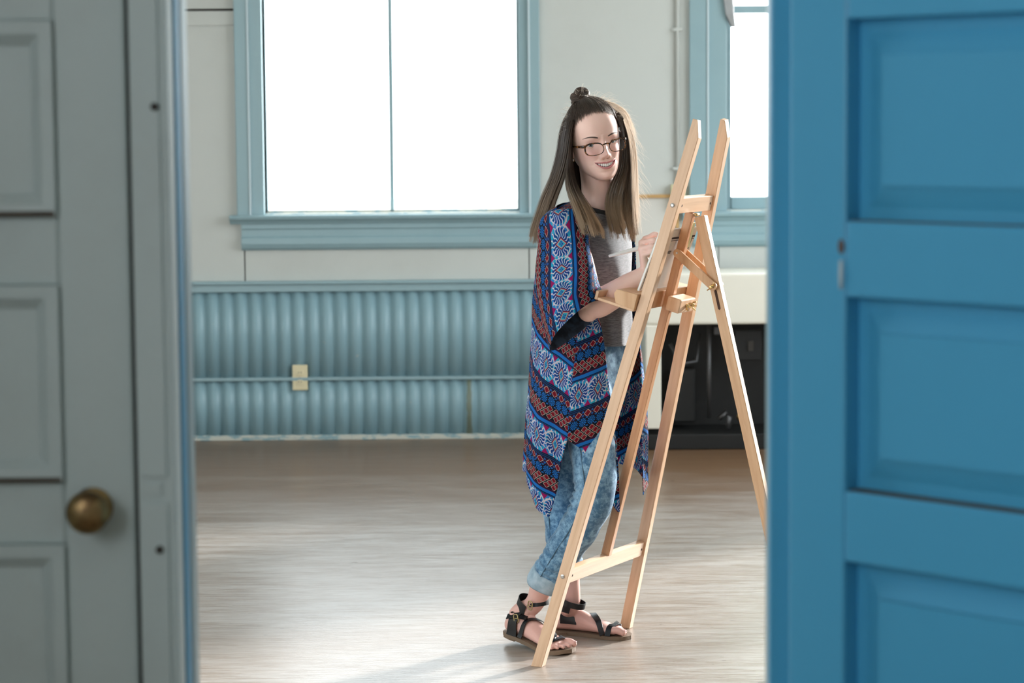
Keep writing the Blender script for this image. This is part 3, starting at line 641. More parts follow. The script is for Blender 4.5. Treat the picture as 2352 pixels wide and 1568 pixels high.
# printed script on the back: only "...nte..." shows between post and mast
txt = bpy.data.curves.new('printed_script', 'FONT'); txt.body = 'nste'; txt.size = .020; txt.shear = .35; txt.extrude = .0002
to = bpy.data.objects.new('printed_script', txt); COL.objects.link(to); txt.materials.append(BLK.m)
m = Matrix.Identity(4); o3 = cpt(-.052, .112, .0014); ex, ey, ez3 = TD, CU, CN
for i in range(3): m[i][0] = ex[i]; m[i][1] = ey[i]; m[i][2] = ez3[i]; m[i][3] = o3[i]
bpy.context.view_layer.update(); dgx = bpy.context.evaluated_depsgraph_get(); me = bpy.data.meshes.new_from_object(to.evaluated_get(dgx)); bpy.data.objects.remove(to)
to = bpy.data.objects.new('printed_script', me); COL.objects.link(to); to.matrix_basis = m; under(to, cv)
# ================================================================ woman painting at the easel
FB = norm((.85, -.53, 0)); RB = norm((-.53, -.85, 0)); UPV = np.array((0, 0, 1.0))      # her forward, her right, up
def P3(q): return pt(q[0], q[1], q[2])
def path(*q): return np.array([P3(a) for a in q])
def cr(xs, ys, x):
    """Catmull-Rom through (xs, ys) evaluated at x (ys may be vectors)"""
    xs = np.asarray(xs, float); ys = np.asarray(ys, float); x = np.atleast_1d(np.asarray(x, float)); rev = xs[0] > xs[-1]
    if rev: xs = xs[::-1]; ys = ys[::-1]
    m = np.gradient(ys, xs, axis=0); i = np.clip(np.searchsorted(xs, x) - 1, 0, len(xs) - 2); h = xs[i + 1] - xs[i]; t = np.clip((x - xs[i]) / h, 0, 1)
    if ys.ndim > 1: h = h[:, None]; t = t[:, None]
    return (2 * t**3 - 3 * t**2 + 1) * ys[i] + (t**3 - 2 * t**2 + t) * h * m[i] + (-2 * t**3 + 3 * t**2) * ys[i + 1] + (t**3 - t**2) * h * m[i + 1]
def resamp(p, n):
    p = np.asarray(p, float); d = np.r_[0, np.cumsum(np.linalg.norm(np.diff(p, axis=0), axis=1))]; return cr(d, p, np.linspace(0, d[-1], n))
def remesh(mb, voxel, smooth=6, fac=.5):
    me = mb.mesh('tmp'); o = bpy.data.objects.new('tmp', me); COL.objects.link(o)
    r = o.modifiers.new('r', 'REMESH'); r.mode = 'VOXEL'; r.voxel_size = voxel; r.adaptivity = 0
    if smooth: s = o.modifiers.new('s', 'SMOOTH'); s.factor = fac; s.iterations = smooth
    bpy.context.view_layer.update(); ev = o.evaluated_get(bpy.context.evaluated_depsgraph_get()); m2 = ev.to_mesh()
    V = np.zeros(len(m2.vertices) * 3, np.float32); m2.vertices.foreach_get('co', V); V = V.reshape(-1, 3).astype(float)
    F = [tuple(p.vertices) for p in m2.polygons]; ev.to_mesh_clear(); bpy.data.objects.remove(o); bpy.data.meshes.remove(me); return V, F
# ---------------------------------------------------------------- materials
SKIN = Mat('skin', (.70, .44, .35), .42, spec=.35); SKIN.b.inputs['Subsurface Weight'].default_value = .12; SKIN.b.inputs['Subsurface Radius'].default_value = (.012, .005, .003); SKIN.b.inputs['Subsurface Scale'].default_value = .4
s_ = SKIN.mix(SKIN.noise(18, 3).smooth(.35, .7) * .3, (.84, .56, .48), (.78, .49, .42))
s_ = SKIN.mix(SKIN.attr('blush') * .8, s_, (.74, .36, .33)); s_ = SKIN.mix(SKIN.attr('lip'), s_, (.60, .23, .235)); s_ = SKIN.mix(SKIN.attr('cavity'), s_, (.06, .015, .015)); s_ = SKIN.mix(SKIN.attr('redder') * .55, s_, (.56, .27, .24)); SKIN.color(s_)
TEETH = Mat('tooth_enamel', (.93, .90, .86), .2); EYEW = Mat('eye_white', (.78, .77, .76), .15); IRIS = Mat('grey_blue_iris', (.10, .15, .18), .15); PUP = Mat('pupil_black', (.01, .01, .01), .1)
HAIR = Mat('brown_ombre_hair', (.1, .06, .04), .34, spec=.5)
hu = HAIR.nt.nodes.new('ShaderNodeUVMap'); hs = HAIR.nt.nodes.new('ShaderNodeSeparateXYZ'); HAIR.nt.links.new(hu.outputs[0], hs.inputs[0]); hx_, hy_ = X(HAIR.nt, hs.outputs[0]), X(HAIR.nt, hs.outputs[1])
hc_ = HAIR.mix(hy_.smooth(.45, 1.05), HAIR.mix(hy_.smooth(.0, .045), (.26, .165, .12), (.036, .021, .015)), (.36, .25, .155)); HAIR.color(HAIR.mix(hx_.pow(2.0) * .4, hc_, (.13, .09, .065)))
HAIR.b.inputs['Anisotropic'].default_value = .0; HAIR.b.inputs['Sheen Weight'].default_value = .1
def hair_shader(mt, trans):
    # light shines through thin hair: part of the strand's reflectance is sent forward
    t_ = mt.nt.nodes.new('ShaderNodeBsdfTranslucent'); t_.inputs[0].default_value = trans; x_ = mt.nt.nodes.new('ShaderNodeAddShader')
    mt.nt.links.new(mt.b.outputs[0], x_.inputs[0]); mt.nt.links.new(t_.outputs[0], x_.inputs[1]); mt.nt.links.new(x_.outputs[0], mt.out.inputs['Surface'])
hair_shader(HAIR, (.095, .070, .050, 1))
HAIR_RIM = Mat('rim_lit_flyaway_hair', (.46, .41, .36), .3, spec=.8); hair_shader(HAIR_RIM, (.50, .46, .42, 1))  # rim light from behind painted into a paler copy of the hair
HAIRC = Mat('dark_hair_base', (.030, .017, .012), .5)
LASH = Mat('dark_brow_brown', (.075, .046, .035), .7)
TORT = Mat('tortoiseshell_plastic', (.12, .05, .02), .15, spec=.6); TORT.color(TORT.mix(TORT.noise(150, 3).smooth(.46, .62), (.022, .009, .006), (.26, .105, .03)))
LENS = Mat('spectacle_lens', (1, 1, 1), .02); glassify(LENS, (.97, .95, .96), .05, .02)
GOLD = Mat('gold_stud', (.8, .6, .3), .2, 1.0); CRYS = Mat('crystal', (.9, .9, .92), .05, .0, spec=1.0)
SHIRT = Mat('heather_grey_jersey', (.2, .2, .21), .85); hn = SHIRT.noise(1, 4, .7, stretch=(60, 60, 700)); hb = SHIRT.noise(1, 3, .6, stretch=(25, 25, 300))
SHIRT.color(SHIRT.mix(hn.smooth(.38, .62), (.060, .062, .073), (.165, .168, .187))); SHIRT.bump(hb, .25, .001); SHIRT.b.inputs['Sheen Weight'].default_value = .35
BLACKF = Mat('black_rib_knit', (.012, .012, .013), .8)
DENIM = Mat('acid_wash_denim', (.2, .33, .45), .8)
d1 = DENIM.noise(48, 7, .75); d2 = DENIM.noise(7, 4, .6); d3 = DENIM.noise(1, 2, .5, stretch=(500, 500, 60))
f_ = (d1 * .65 + d2 * .35).smooth(.42, .62); DENIM.color(DENIM.mix(d3.smooth(.3, .7) * .25, DENIM.mix(f_, (.020, .095, .20), (.235, .415, .58)), (.10, .21, .31))); DENIM.bump(d3 + d1 * .5, .25, .001); DENIM.b.inputs['Sheen Weight'].default_value = .2
CUFF = Mat('pale_denim_underside', (.30, .40, .48), .85); CUFF.color(CUFF.mix(CUFF.noise(40, 4).smooth(.3, .7), (.25, .35, .43), (.38, .48, .56)))
SEAM = Mat('dark_denim_seam', (.05, .11, .17), .8)
LEATH = Mat('black_leather', (.006, .006, .008), .38, spec=.35); LEATH.bump(LEATH.noise(220, 2), .05, .0003)
SOLE = Mat('brown_sole', (.17, .115, .075), .6); INSOLE = Mat('insole', (.30, .22, .17), .6)
# printed kimono cloth: repeating woven-look bands built from UV arithmetic (u along a band, v across, in metres)
KIM = Mat('printed_kimono_cloth', (.05, .05, .1), .8, spec=.15)
ku = KIM.nt.nodes.new('ShaderNodeUVMap'); ks = KIM.nt.nodes.new('ShaderNodeSeparateXYZ'); KIM.nt.links.new(ku.outputs[0], ks.inputs[0]); U, V0 = X(KIM.nt, ks.outputs[0]), X(KIM.nt, ks.outputs[1])
wob = KIM.noise(30, 2, .5, kind='UV'); V1 = V0 + (wob - .5) * .004
PER = .2; v = (V1 / PER).fract() * PER
def band(a, b): return v.gt(a) * v.lt(b)
def cell(x, p): return ((x / p).fract() - .5) * p
NAVY = (.004, .010, .035); PURP = (.032, .006, .030); RED = (.22, .007, .016); CREAMW = (.56, .48, .43); SKYB = (.010, .15, .50); TURQ = (.015, .36, .54); MAG = (.30, .006, .10); BLK_ = (.004, .004, .010); MIDB = (.012, .13, .42)
col = KIM.mix(0.0, NAVY, NAVY)
# medallion band 0 .. .080
MP = .066; mu = cell(U, MP); mv = v - .040; rr = (mu * mu + mv * mv * .82).sqrt(); th = mv.atan2(mu)
sw = (th * 17.0 + (rr * 420.0).sin() * 1.1).sin(); ring1 = rr.gt(.0125) * rr.lt(.0375); curl = ((rr * 520.0 + th * 3.0).sin())
medbg = KIM.mix(KIM.noise(55, 2, kind='UV').smooth(.42, .58), TURQ, (.025, .20, .55))
medbg = KIM.mix(rr.gt(.012) * rr.lt(.030) * sw.lt(-.05), medbg, (.012, .035, .20))
medbg = KIM.mix(ring1 * sw.gt(.82), medbg, (.70, .67, .72)); medbg = KIM.mix(ring1 * sw.gt(.62) * sw.lt(.82) * rr.gt(.018), medbg, (.30, .02, .14))
medbg = KIM.mix(rr.gt(.031) * rr.lt(.039) * curl.gt(.5) * (mv.abs()).lt(.034), medbg, (.62, .58, .64))
dm = mu.abs() / .0145 + mv.abs() / .0235
medbg = KIM.mix(dm.lt(1.0), medbg, (.14, .008, .035)); medbg = KIM.mix(dm.lt(.80), medbg, (.56, .28, .27)); medbg = KIM.mix(dm.lt(.62), medbg, (.03, .40, .52)); medbg = KIM.mix(rr.lt(.0062) * (th * 4.0).cos().gt(-.3), medbg, (.02, .06, .34))
tri = ((cell(U + MP / 2, MP)).abs() / .0105 + (mv.abs() - .040).abs() / .016).lt(1.0); medbg = KIM.mix(tri, medbg, MAG)
col = KIM.mix(band(0, .080), col, medbg)
# bright stripe
col = KIM.mix(band(.086, .096), col, SKYB); col = KIM.mix(band(.0965, .103), col, PURP)
# three rows of red diamonds
def diamonds(v0, rows, h, p, bgc, big=1.0):
    global col
    d0 = None
    for r in range(rows):
        cu = cell(U + (p / 2 if r % 2 else 0), p); cv = v - (v0 + h * (r + .5)); d = cu.abs() / (p * .52 * big) + cv.abs() / (h * .98 * big); d0 = d if d0 is None else d0.min(d)
    b = band(v0 - .002, v0 + rows * h + .002); col = KIM.mix(b, col, bgc); col = KIM.mix(b * d0.lt(.82), col, CREAMW); col = KIM.mix(b * d0.lt(.70), col, RED); col = KIM.mix(b * d0.lt(.22), col, (.12, .004, .012))
diamonds(.104, 3, .0112, .024, BLK_)
# flower band
col = KIM.mix(band(.1395, .1675), col, BLK_); fp = .028; fu = cell(U, fp); fv = v - .1535; fr_ = (fu * fu + fv * fv).sqrt(); ft = fv.atan2(fu)
col = KIM.mix(band(.1395, .1675) * fr_.gt(.0036) * fr_.lt(.0125) * (ft * 11.0).cos().gt(-.25), col, SKYB); col = KIM.mix(fr_.lt(.0026), col, SKYB)
cu2 = cell(U + fp / 2, fp); col = KIM.mix(band(.1395, .1675) * ((cu2 * cu2 + (fv.abs() - .014) * (fv.abs() - .014)).sqrt()).lt(.0042), col, MIDB)
diamonds(.170, 1, .0150, .030, PURP, .92)
bl = band(.1685, .1865) * ((cell(U + .015, .030)).abs() / .006 + (v - .1775).abs() / .010).lt(1.0) * (v - .1775).abs().gt(.003); col = KIM.mix(bl, col, MIDB)
col = KIM.mix(band(.1895, .1915), col, (.010, .06, .20)); col = KIM.mix(band(.1950, .1965), col, (.010, .06, .20)); col = KIM.mix(band(.0815, .0830), col, (.012, .08, .26))
KIM.color(KIM.mix(.25, col, (.003, .004, .010))); KIM.bump(KIM.noise(1, 2, .5, kind='UV', stretch=(900, 900, 1)), .12, .0006); 
LINING = Mat('kimono_inside', (.016, .024, .042), .8); LINING.color(LINING.mix(LINING.noise(26, 3, kind='UV').smooth(.4, .65), (.010, .016, .030), (.03, .05, .085)))

# ---------------------------------------------------------------- person root
woman = thing('person', 'woman in glasses, printed kimono and cropped jeans, smiling and holding a brush at the easel', 'person', fl(1290, 1470).tolist())

# ---------------------------------------------------------------- head
HYAW, HPIT, HROL = math.radians(15), math.radians(3), math.radians(10)
def rot3(yaw, pitch, roll):
    cy, sy, cp, sp, c_, s_ = math.cos(yaw), math.sin(yaw), math.cos(pitch), math.sin(pitch), math.cos(roll), math.sin(roll)
    return np.array([[c_, -s_, 0], [s_, c_, 0], [0, 0, 1]]) @ np.array([[cy, 0, sy], [0, 1, 0], [-sy, 0, cy]]) @ np.array([[1, 0, 0], [0, cp, -sp], [0, sp, cp]])
RH = np.array([[1, 0, 0], [0, 0, -1], [0, 1, 0.0]]) @ rot3(HYAW, HPIT, HROL)
HC = np.array((.2485, 7.2, 1.5175)); HS = 1.02
def hw(p): return HC + HS * (np.asarray(p, float) @ RH.T)
def hl_(w): return ((np.asarray(w, float) - HC) @ RH) / HS
YK = [-.1135, -.110, -.104, -.096, -.084, -.066, -.045, -.020, .0, .025, .05, .075, .095, .106, .112, .1135]
WK = [.004, .019, .0285, .037, .0465, .0560, .0630, .0680, .0705, .0720, .0700, .0610, .0455, .0300, .0150, .003]
ZF = [.0600, .0740, .0815, .0845, .0855, .0865, .0875, .0885, .0900, .0945, .0925, .0800, .0600, .0400, .0200, .004]
ZM = [.0480, .0450, .0400, .0330, .0220, .0100, .0, .0, .0, .0, .0, -.004, -.006, -.008, -.008, -.008]
ZB = [.0360, .0230, .0100, -.004, -.030, -.055, -.075, -.090, -.096, -.100, -.099, -.090, -.070, -.050, -.030, -.010]
NE = 2.2
def G(x, y, cx, cy, sx, sy): return np.exp(-((x - cx) / sx)**2 - ((y - cy) / sy)**2)
def segd(x, y, a, b):
    ax, ay = a; bx, by = b; t = np.clip(((x - ax) * (bx - ax) + (y - ay) * (by - ay)) / ((bx - ax)**2 + (by - ay)**2), 0, 1); return np.hypot(x - ax - t * (bx - ax), y - ay - t * (by - ay))
MW = .0318                                                     # half width of the smile
def yup(x): return -.0622 + np.clip(x / MW, -1.2, 1.2)**2 * .0062 - .0012 * np.exp(-(x / .004)**2)
def ylo(x): return -.0730 + np.clip(x / MW, -1.2, 1.2)**2 * .0170
def Dface(x, y):
    ax = np.abs(x); d = np.zeros_like(x)
    # nose: bridge, tip, wings
    t = np.clip((.010 - y) / .046, 0, 1); hgt = np.where(y > -.036, .0035 + .0185 * t**1.25, .022 * np.clip((y + .0495) / .0135, 0, 1)**.6) * (y < .022) * np.clip((.026 - y) / .014, 0, 1)
    sig = .0058 + .0036 * t; d += hgt * np.exp(-(x / sig)**2)
    d += .0042 * G(x, y, 0, -.0360, .0095, .0085); d += .0085 * (G(x, y, -.0120, -.0415, .0055, .0060) + G(x, y, .0120, -.0415, .0055, .0060))
    d -= .0045 * (G(x, y, -.0062, -.0485, .0032, .0022) + G(x, y, .0062, -.0485, .0032, .0022))
    # sockets, brow, cheeks, chin
    d -= .0075 * G(ax, y, .031, -.004, .0165, .0105); d += .0030 * G(ax, y, .030, .0165, .018, .007)
    d += .0065 * G(ax, y, .040, -.0300, .017, .0150); d += .0045 * G(x, y, 0, -.1005, .014, .0110); d -= .0030 * G(x, y, 0, -.0870, .016, .0045)
    fold = segd(ax, y, (.0175, -.0415), (.0372, -.0620)); d -= .0013 * np.exp(-(fold / .0050)**2)
    # lips and open smile
    u_ = np.clip(1 - (x / (MW + .002))**2, 0, 1); yu, yl = yup(x), ylo(x)
    d += .0036 * u_**.5 * np.exp(-((y - (yu + .0026)) / .0034)**2) + .0046 * u_**.5 * np.exp(-((y - (yl - .0034)) / .0042)**2)
    inside = (y < yu) & (y > yl) & (ax < MW); d = np.where(inside, d - .0115 * np.clip(np.minimum(yu - y, y - yl) / .0012, 0, 1), d)
    return d
def zbase(x, y):
    w, zf, zm = cr(YK, WK, y), cr(YK, ZF, y), cr(YK, ZM, y); q = np.clip(np.abs(x) / w, 0, .999); return zm + (zf - zm) * (1 - q**NE)**(1 / NE)
def zsurf(x, y):
    x = np.atleast_1d(np.asarray(x, float)); y = np.atleast_1d(np.asarray(y, float)); return zbase(x, y) + Dface(x, y)
rows = np.unique(np.round(np.r_[np.linspace(-.1135, -.090, 26), np.linspace(-.090, -.050, 86), np.linspace(-.050, .032, 96), np.linspace(.032, .1135, 50)], 6))
th_f = np.linspace(-.5, .5, 190) * math.pi; th_b = np.linspace(.5, 1.5, 62)[1:-1] * math.pi; ths = np.r_[th_f, th_b]
wv_, zf_, zm_, zb_ = cr(YK, WK, rows), cr(YK, ZF, rows), cr(YK, ZM, rows), cr(YK, ZB, rows)
sn, cs = np.sin(ths), np.cos(ths); ex = 2 / NE
Xg = wv_[:, None] * np.sign(sn) * np.abs(sn)**ex
Zg = zm_[:, None] + np.where(cs > 0, (zf_ - zm_)[:, None] * np.abs(cs)**ex, -(zm_ - zb_)[:, None] * np.abs(cs)**ex)
Yg = np.repeat(rows[:, None], len(ths), 1); fr2 = np.clip(cs * 3.2, 0, 1)[None, :] ** 1.0
Zg = Zg + Dface(Xg, Yg) * fr2
HV = hw(np.stack([Xg, Yg, Zg], -1).reshape(-1, 3)); nr, nc = Xg.shape
HF = [(i * nc + j, i * nc + (j + 1) % nc, (i + 1) * nc + (j + 1) % nc, (i + 1) * nc + j) for i in range(nr - 1) for j in range(nc)] + [tuple(range(nc - 1, -1, -1)), tuple((nr - 1) * nc + j for j in range(nc))]
ax_ = np.abs(Xg); yu, yl = yup(Xg), ylo(Xg); uu = np.clip(1 - (Xg / (MW + .0015))**2, 0, 1); fm = (cs[None, :] > .3)
lipm = ((Yg < yu + .0048 * uu**.6) & (Yg > yl - .0066 * uu**.6) & (ax_ < MW + .001)).astype(float) * fm
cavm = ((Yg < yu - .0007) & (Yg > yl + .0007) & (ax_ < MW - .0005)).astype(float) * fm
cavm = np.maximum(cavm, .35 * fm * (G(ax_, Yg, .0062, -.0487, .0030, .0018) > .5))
blm = fm * np.clip(.75 * G(ax_, Yg, .040, -.030, .020, .018) + .35 * G(Xg, Yg, 0, -.036, .012, .012) + .25 * G(Xg, Yg, 0, -.1, .02, .012) + .3 * G(ax_, Yg, .031, .006, .016, .006), 0, 1)
# ears, lids
eb = MB()
for s in (-1, 1):
    o_ = np.array((s * .0715, -.012, -.006)); ringsE = []
    for r, k in ((1.0, 0), (.98, .006), (.8, .009), (.6, .005), (.3, .003)):
        ringsE.append(hw([(o_[0] + s * (k + .004 * math.sin(t)), o_[1] + r * (.030 * math.sin(t)) + .002, o_[2] + r * .017 * math.cos(t)) for t in np.linspace(0, 2 * math.pi, 24, endpoint=False)]))
    eb.grid(ringsE, True, cap1=True)
EYES = []
for s in (-1, 1):
    ex_, ey_ = s * .0325, -.0052; ez_ = float(zsurf(ex_, ey_)[0]); R_ = .0122; c_ = np.array((ex_, ey_, ez_ - .0080)); EYES.append(c_)
    xs = np.linspace(-.0125, .0125, 25); q = xs / .0125
    up = .0053 * (1 - q**2) - .0004 + .0008 * s * q; lo = -.0036 * (1 - q**2) + .0006 * s * q
    for cur, top in ((up, 1), (lo, -1)):
        Pg = []
        for k in np.linspace(0, 1, 9):
            yy = cur + (top * .0118 - cur) * k; rr2 = np.clip((R_ + .0009)**2 - xs**2 - yy**2, 1e-9, None); zz = np.sqrt(rr2) - .0022 * (k > .75) * (k - .75) / .25
            Pg.append(hw(c_ + np.stack([xs, yy, zz], -1)))
        eb.grid(Pg)
LV = np.vstack(eb.v); LF = eb.f

# ---------------------------------------------------------------- limbs, neck, hands and feet (one skin)
sk = MB()
nb = P3((1376, 492, 7.225)); hb_ = hw((0, -.045, -.022)); sk.tube(resamp([nb - UPV * .03 + FB * -.01, nb, (nb + hb_) / 2 + FB * .004, hb_, hb_ + UPV * .03], 14), cr([0, .3, .6, 1], [.066, .054, .049, .050], np.linspace(0, 1, 14)), 24)
def bodyc(u, v): return pt(u, v, 7.22)
def ell_ring(c, a, b, n=40, k=2.2):
    t = np.linspace(0, 2 * math.pi, n, endpoint=False); ct, st = np.cos(t), np.sin(t); return c + (np.sign(ct) * np.abs(ct)**(2 / k) * a)[:, None] * FB + (np.sign(st) * np.abs(st)**(2 / k) * b)[:, None] * RB
TOR = [(488, 1376, .05, .07), (505, 1366, .058, .105), (530, 1358, .072, .135), (580, 1354, .092, .125), (640, 1354, .092, .118), (710, 1350, .085, .112), (780, 1346, .095, .14), (850, 1345, .105, .16), (900, 1345, .10, .15)]
sk.grid([ell_ring(bodyc(u, v), a, b) for v, u, a, b in TOR], True, cap0=True, cap1=True)
# right arm
SH_R = P3((1305, 524, 7.085)); EL_R = P3((1356, 704, 7.035)); WR_R = P3((1486, 628, 7.010))
sk.tube(resamp([SH_R + np.array((.03, .03, .004)), SH_R, SH_R * .5 + EL_R * .5, EL_R], 16), cr([0, .3, .7, 1], [.046, .050, .044, .040], np.linspace(0, 1, 16)), 20)
fa_ = EL_R * .68 + WR_R * .32 - UPV * .006
sk.tube(resamp([EL_R + (EL_R - WR_R) * .06 + UPV * .004, EL_R, fa_, EL_R * .3 + WR_R * .7, WR_R], 18), cr([0, .12, .35, .7, 1], [.033, .0405, .0405, .032, .0250], np.linspace(0, 1, 18)), 20)
sk.ball(EL_R + np.array((-.006, 0, -.014)), .031, 14, 10)
def finger(joints, rad, n=14): sk.tube(resamp(joints, n), cr(np.linspace(0, 1, len(rad)), rad, np.linspace(0, 1, n)), 12); sk.ball(joints[-1], rad[-1] * 1.0, 10, 8)
def hand(wr, mcps, pips, tips, thumb, s=1.0):
    for i in range(4):
        finger([wr * .8 + mcps[i] * .2, mcps[i]], [.0155 * s, .0100 * s], 8)
        dip = pips[i] * .45 + tips[i] * .55 + (pips[i] - mcps[i]) * .08
        r = (.0088, .0092, .0088, .0076)[i] * s; finger([mcps[i], mcps[i] * .5 + pips[i] * .5, pips[i], dip, tips[i]], [r * 1.12, r * .98, r * 1.02, r * .90, r * .78])
        sk.ball(mcps[i], r * 1.22, 10, 8)
    for i in range(3): finger([wr * .5 + mcps[i] * .25 + mcps[i + 1] * .25, mcps[i] * .5 + mcps[i + 1] * .5], [.0135 * s, .0098 * s], 8)
    finger([wr * .75 + thumb[0] * .25, thumb[0], thumb[1], thumb[2]], [.014 * s, .0125 * s, .0100 * s, .0082 * s])
hand(WR_R, [P3(q) for q in ((1482, 549, 7.040), (1474, 558, 7.018), (1473, 571, 7.000), (1478, 585, 6.990))],
     [P3(q) for q in ((1505, 538, 7.010), (1502, 552, 6.985), (1499, 566, 6.972), (1499, 579, 6.968))],
     [P3(q) for q in ((1525, 552, 7.012), (1521, 565, 6.995), (1516, 576, 6.985), (1511, 587, 6.982))],
     [P3(q) for q in ((1496, 592, 7.045), (1510, 572, 7.040), (1521, 560, 7.030))])
# left arm reaching to the tray behind the board
SH_L = P3((1412, 515, 7.355)); EL_L = P3((1398, 688, 7.37)); WR_L = P3((1462, 676, 7.20))
sk.tube(resamp([SH_L + np.array((-.03, -.03, .01)), SH_L, SH_L * .5 + EL_L * .5, EL_L], 14), cr([0, .3, .7, 1], [.046, .048, .042, .039], np.linspace(0, 1, 14)), 18)
sk.tube(resamp([EL_L, EL_L * .6 + WR_L * .4, WR_L], 14), cr([0, .4, 1], [.038, .037, .024], np.linspace(0, 1, 14)), 18)
mc = [WR_L + np.array((.055, -.055, .016)) + np.array((.012, .012, 0)) * k - UPV * .010 * k for k in (-1, 0, 1, 2)]
hand(WR_L, mc, [m + np.array((.026, -.018, -.012)) for m in mc], [m + np.array((.030, -.020, -.034)) for m in mc], [WR_L + np.array((.03, -.05, .02)), WR_L + np.array((.05, -.068, .024)), WR_L + np.array((.068, -.078, .018))])
# feet: frames from where the soles touch the floor
ST = .013
class Foot:
    def __init__(s, heel, toe, lift, side):
        s.h = np.array(heel); s.t = np.array(toe); d = s.t - s.h; d[2] = 0; s.L = np.linalg.norm(d); s.f = norm(d); s.s = np.array((s.f[1], -s.f[0], 0)) * side; s.lift = lift   # s.s: outer (little-toe) side
    def at(s, x, y, z):
        """x along foot 0..1, y towards the outer side, z above the insole"""
        k = np.clip(1 - x / .68, 0, 1); toe = np.clip((x - .86) / .14, 0, 1)
        return np.array((s.h[0], s.h[1], 0)) + s.f * x * s.L + s.s * y + UPV * (z + ST + s.lift * k**.8 + .006 * toe**2 * (s.lift > 0))
    W = ([0, .05, .15, .30, .50, .70, .80, .90, 1.0], [.018, .027, .031, .031, .036, .0435, .0440, .036, .018])
    Hh = ([0, .06, .15, .27, .40, .55, .70, .82, 1.0], [.030, .048, .064, .076, .064, .047, .034, .024, .018])
    def ring(s, x, off=0, n=20):
        w = float(cr(*s.W, x)[0]) + off; h = float(cr(*s.Hh, x)[0]) + off; yc = .006 * math.sin(math.pi * min(max(x, 0), 1)) ; P = []
        for t in np.linspace(0, 2 * math.pi, n, endpoint=False):
            c_, s2 = math.cos(t), math.sin(t); yy = w * math.copysign(abs(c_)**.85, c_); zz = h * (.5 + .5 * math.copysign(abs(s2)**.8, s2))
            yy *= 1 - .32 * (zz / h)**2 * (x > .12); P.append(s.at(x, yy + yc - .010 * (zz / h) * (.3 < x < .8), max(zz - off * (zz < .5 * h), 0 if off == 0 else -.001)))
        return P
    def surf(s, x, a, off=.002):
        """point on the upper at station x; a=-1 inner edge .. 0 top .. 1 outer edge"""
        w = float(cr(*s.W, x)[0]) + off; h = float(cr(*s.Hh, x)[0]) + off; yc = .006 * math.sin(math.pi * x); t = math.pi / 2 - a * math.pi / 2; c_, s2 = math.cos(t), math.sin(t)
        yy = w * math.copysign(abs(c_)**.85, c_); zz = h * (.5 + .5 * math.copysign(abs(s2)**.8, s2)) if abs(a) <= 1 else 0
        if abs(a) > .7: zz *= 1 - (abs(a) - .7) / .3 * .9
        yy *= 1 - .32 * (zz / h)**2 * (x > .12); return s.at(x, yy + yc - .010 * (zz / h) * (.3 < x < .8), zz)
toeR = fl(1308, 1503); heelR = fl(1168, 1452, .028); heelR[2] = 0; FR = Foot(heelR, toeR, .026, 1)
heelL = fl(1274, 1452); toeL = fl(1444, 1467); FL = Foot(heelL, toeL, .0, -1)
def foot_skin(F, ank, shin):
    sk.grid([F.ring(x) for x in np.linspace(.012, .86, 22)], True, cap0=True, cap1=True)
    ys_ = (-.0270, -.0085, .0075, .0220, .0350); tips = (.985, .985, .955, .915, .87); rs = (.0118, .0078, .0072, .0069, .0066)
    for y0, tp_, r in zip(ys_, tips, rs):
        p0 = F.at(.76, y0, r * 1.1); p1 = F.at(tp_ - .07, y0 * 1.02, r * 1.35); p2 = F.at(tp_ - .02, y0 * 1.02, r * .95); sk.tube(resamp([p0, p1, p2], 8), [r * 1.0] * 6 + [r * .98, r * .85], 12); sk.ball(p2, r * .9, 10, 8)
        NAILS.append((F, p2 + UPV * r * .55 + F.f * r * .35, r))
    sk.tube(resamp([F.at(.14, 0, .020), F.at(.17, 0, .058), ank, shin], 16), cr([0, .35, .6, 1], [.030, .0285, .0295, .037], np.linspace(0, 1, 16)), 20)
    sk.ball(ank + F.s * .022 - UPV * .014, .013, 12, 8); sk.ball(ank - F.s * .022 - UPV * .008, .013, 12, 8)
NAILS = []
ANK_R = P3((1221, 1392, 7.205)); SHN_R = P3((1248, 1335, 7.172)); ANK_L = P3((1309, 1395, 7.335)); SHN_L = P3((1304, 1300, 7.33))
foot_skin(FR, ANK_R, SHN_R); foot_skin(FL, ANK_L, SHN_L)
# thighs and calves inside the jeans, so that the body is whole
LEG_R = [(1335, 850, 7.165), (1352, 960, 7.115), (1364, 1060, 7.075), (1366, 1132, 7.062), (1338, 1198, 7.080), (1294, 1266, 7.125), (1247, 1342, 7.175)]
RAD_R = [.082, .080, .070, .0625, .058, .054, .049]
LEG_L = [(1372, 850, 7.320), (1335, 960, 7.310), (1303, 1060, 7.300), (1290, 1135, 7.300), (1291, 1200, 7.315), (1296, 1262, 7.325), (1303, 1322, 7.330)]
RAD_L = [.082, .076, .066, .0600, .056, .053, .048]
for LG, RD in ((LEG_R, RAD_R), (LEG_L, RAD_L)): sk.tube(resamp(path(*LG), 20), cr(np.linspace(0, 1, 7), np.array(RD) * .82, np.linspace(0, 1, 20)), 18)
SV, SF = remesh(sk, .0026, 8)
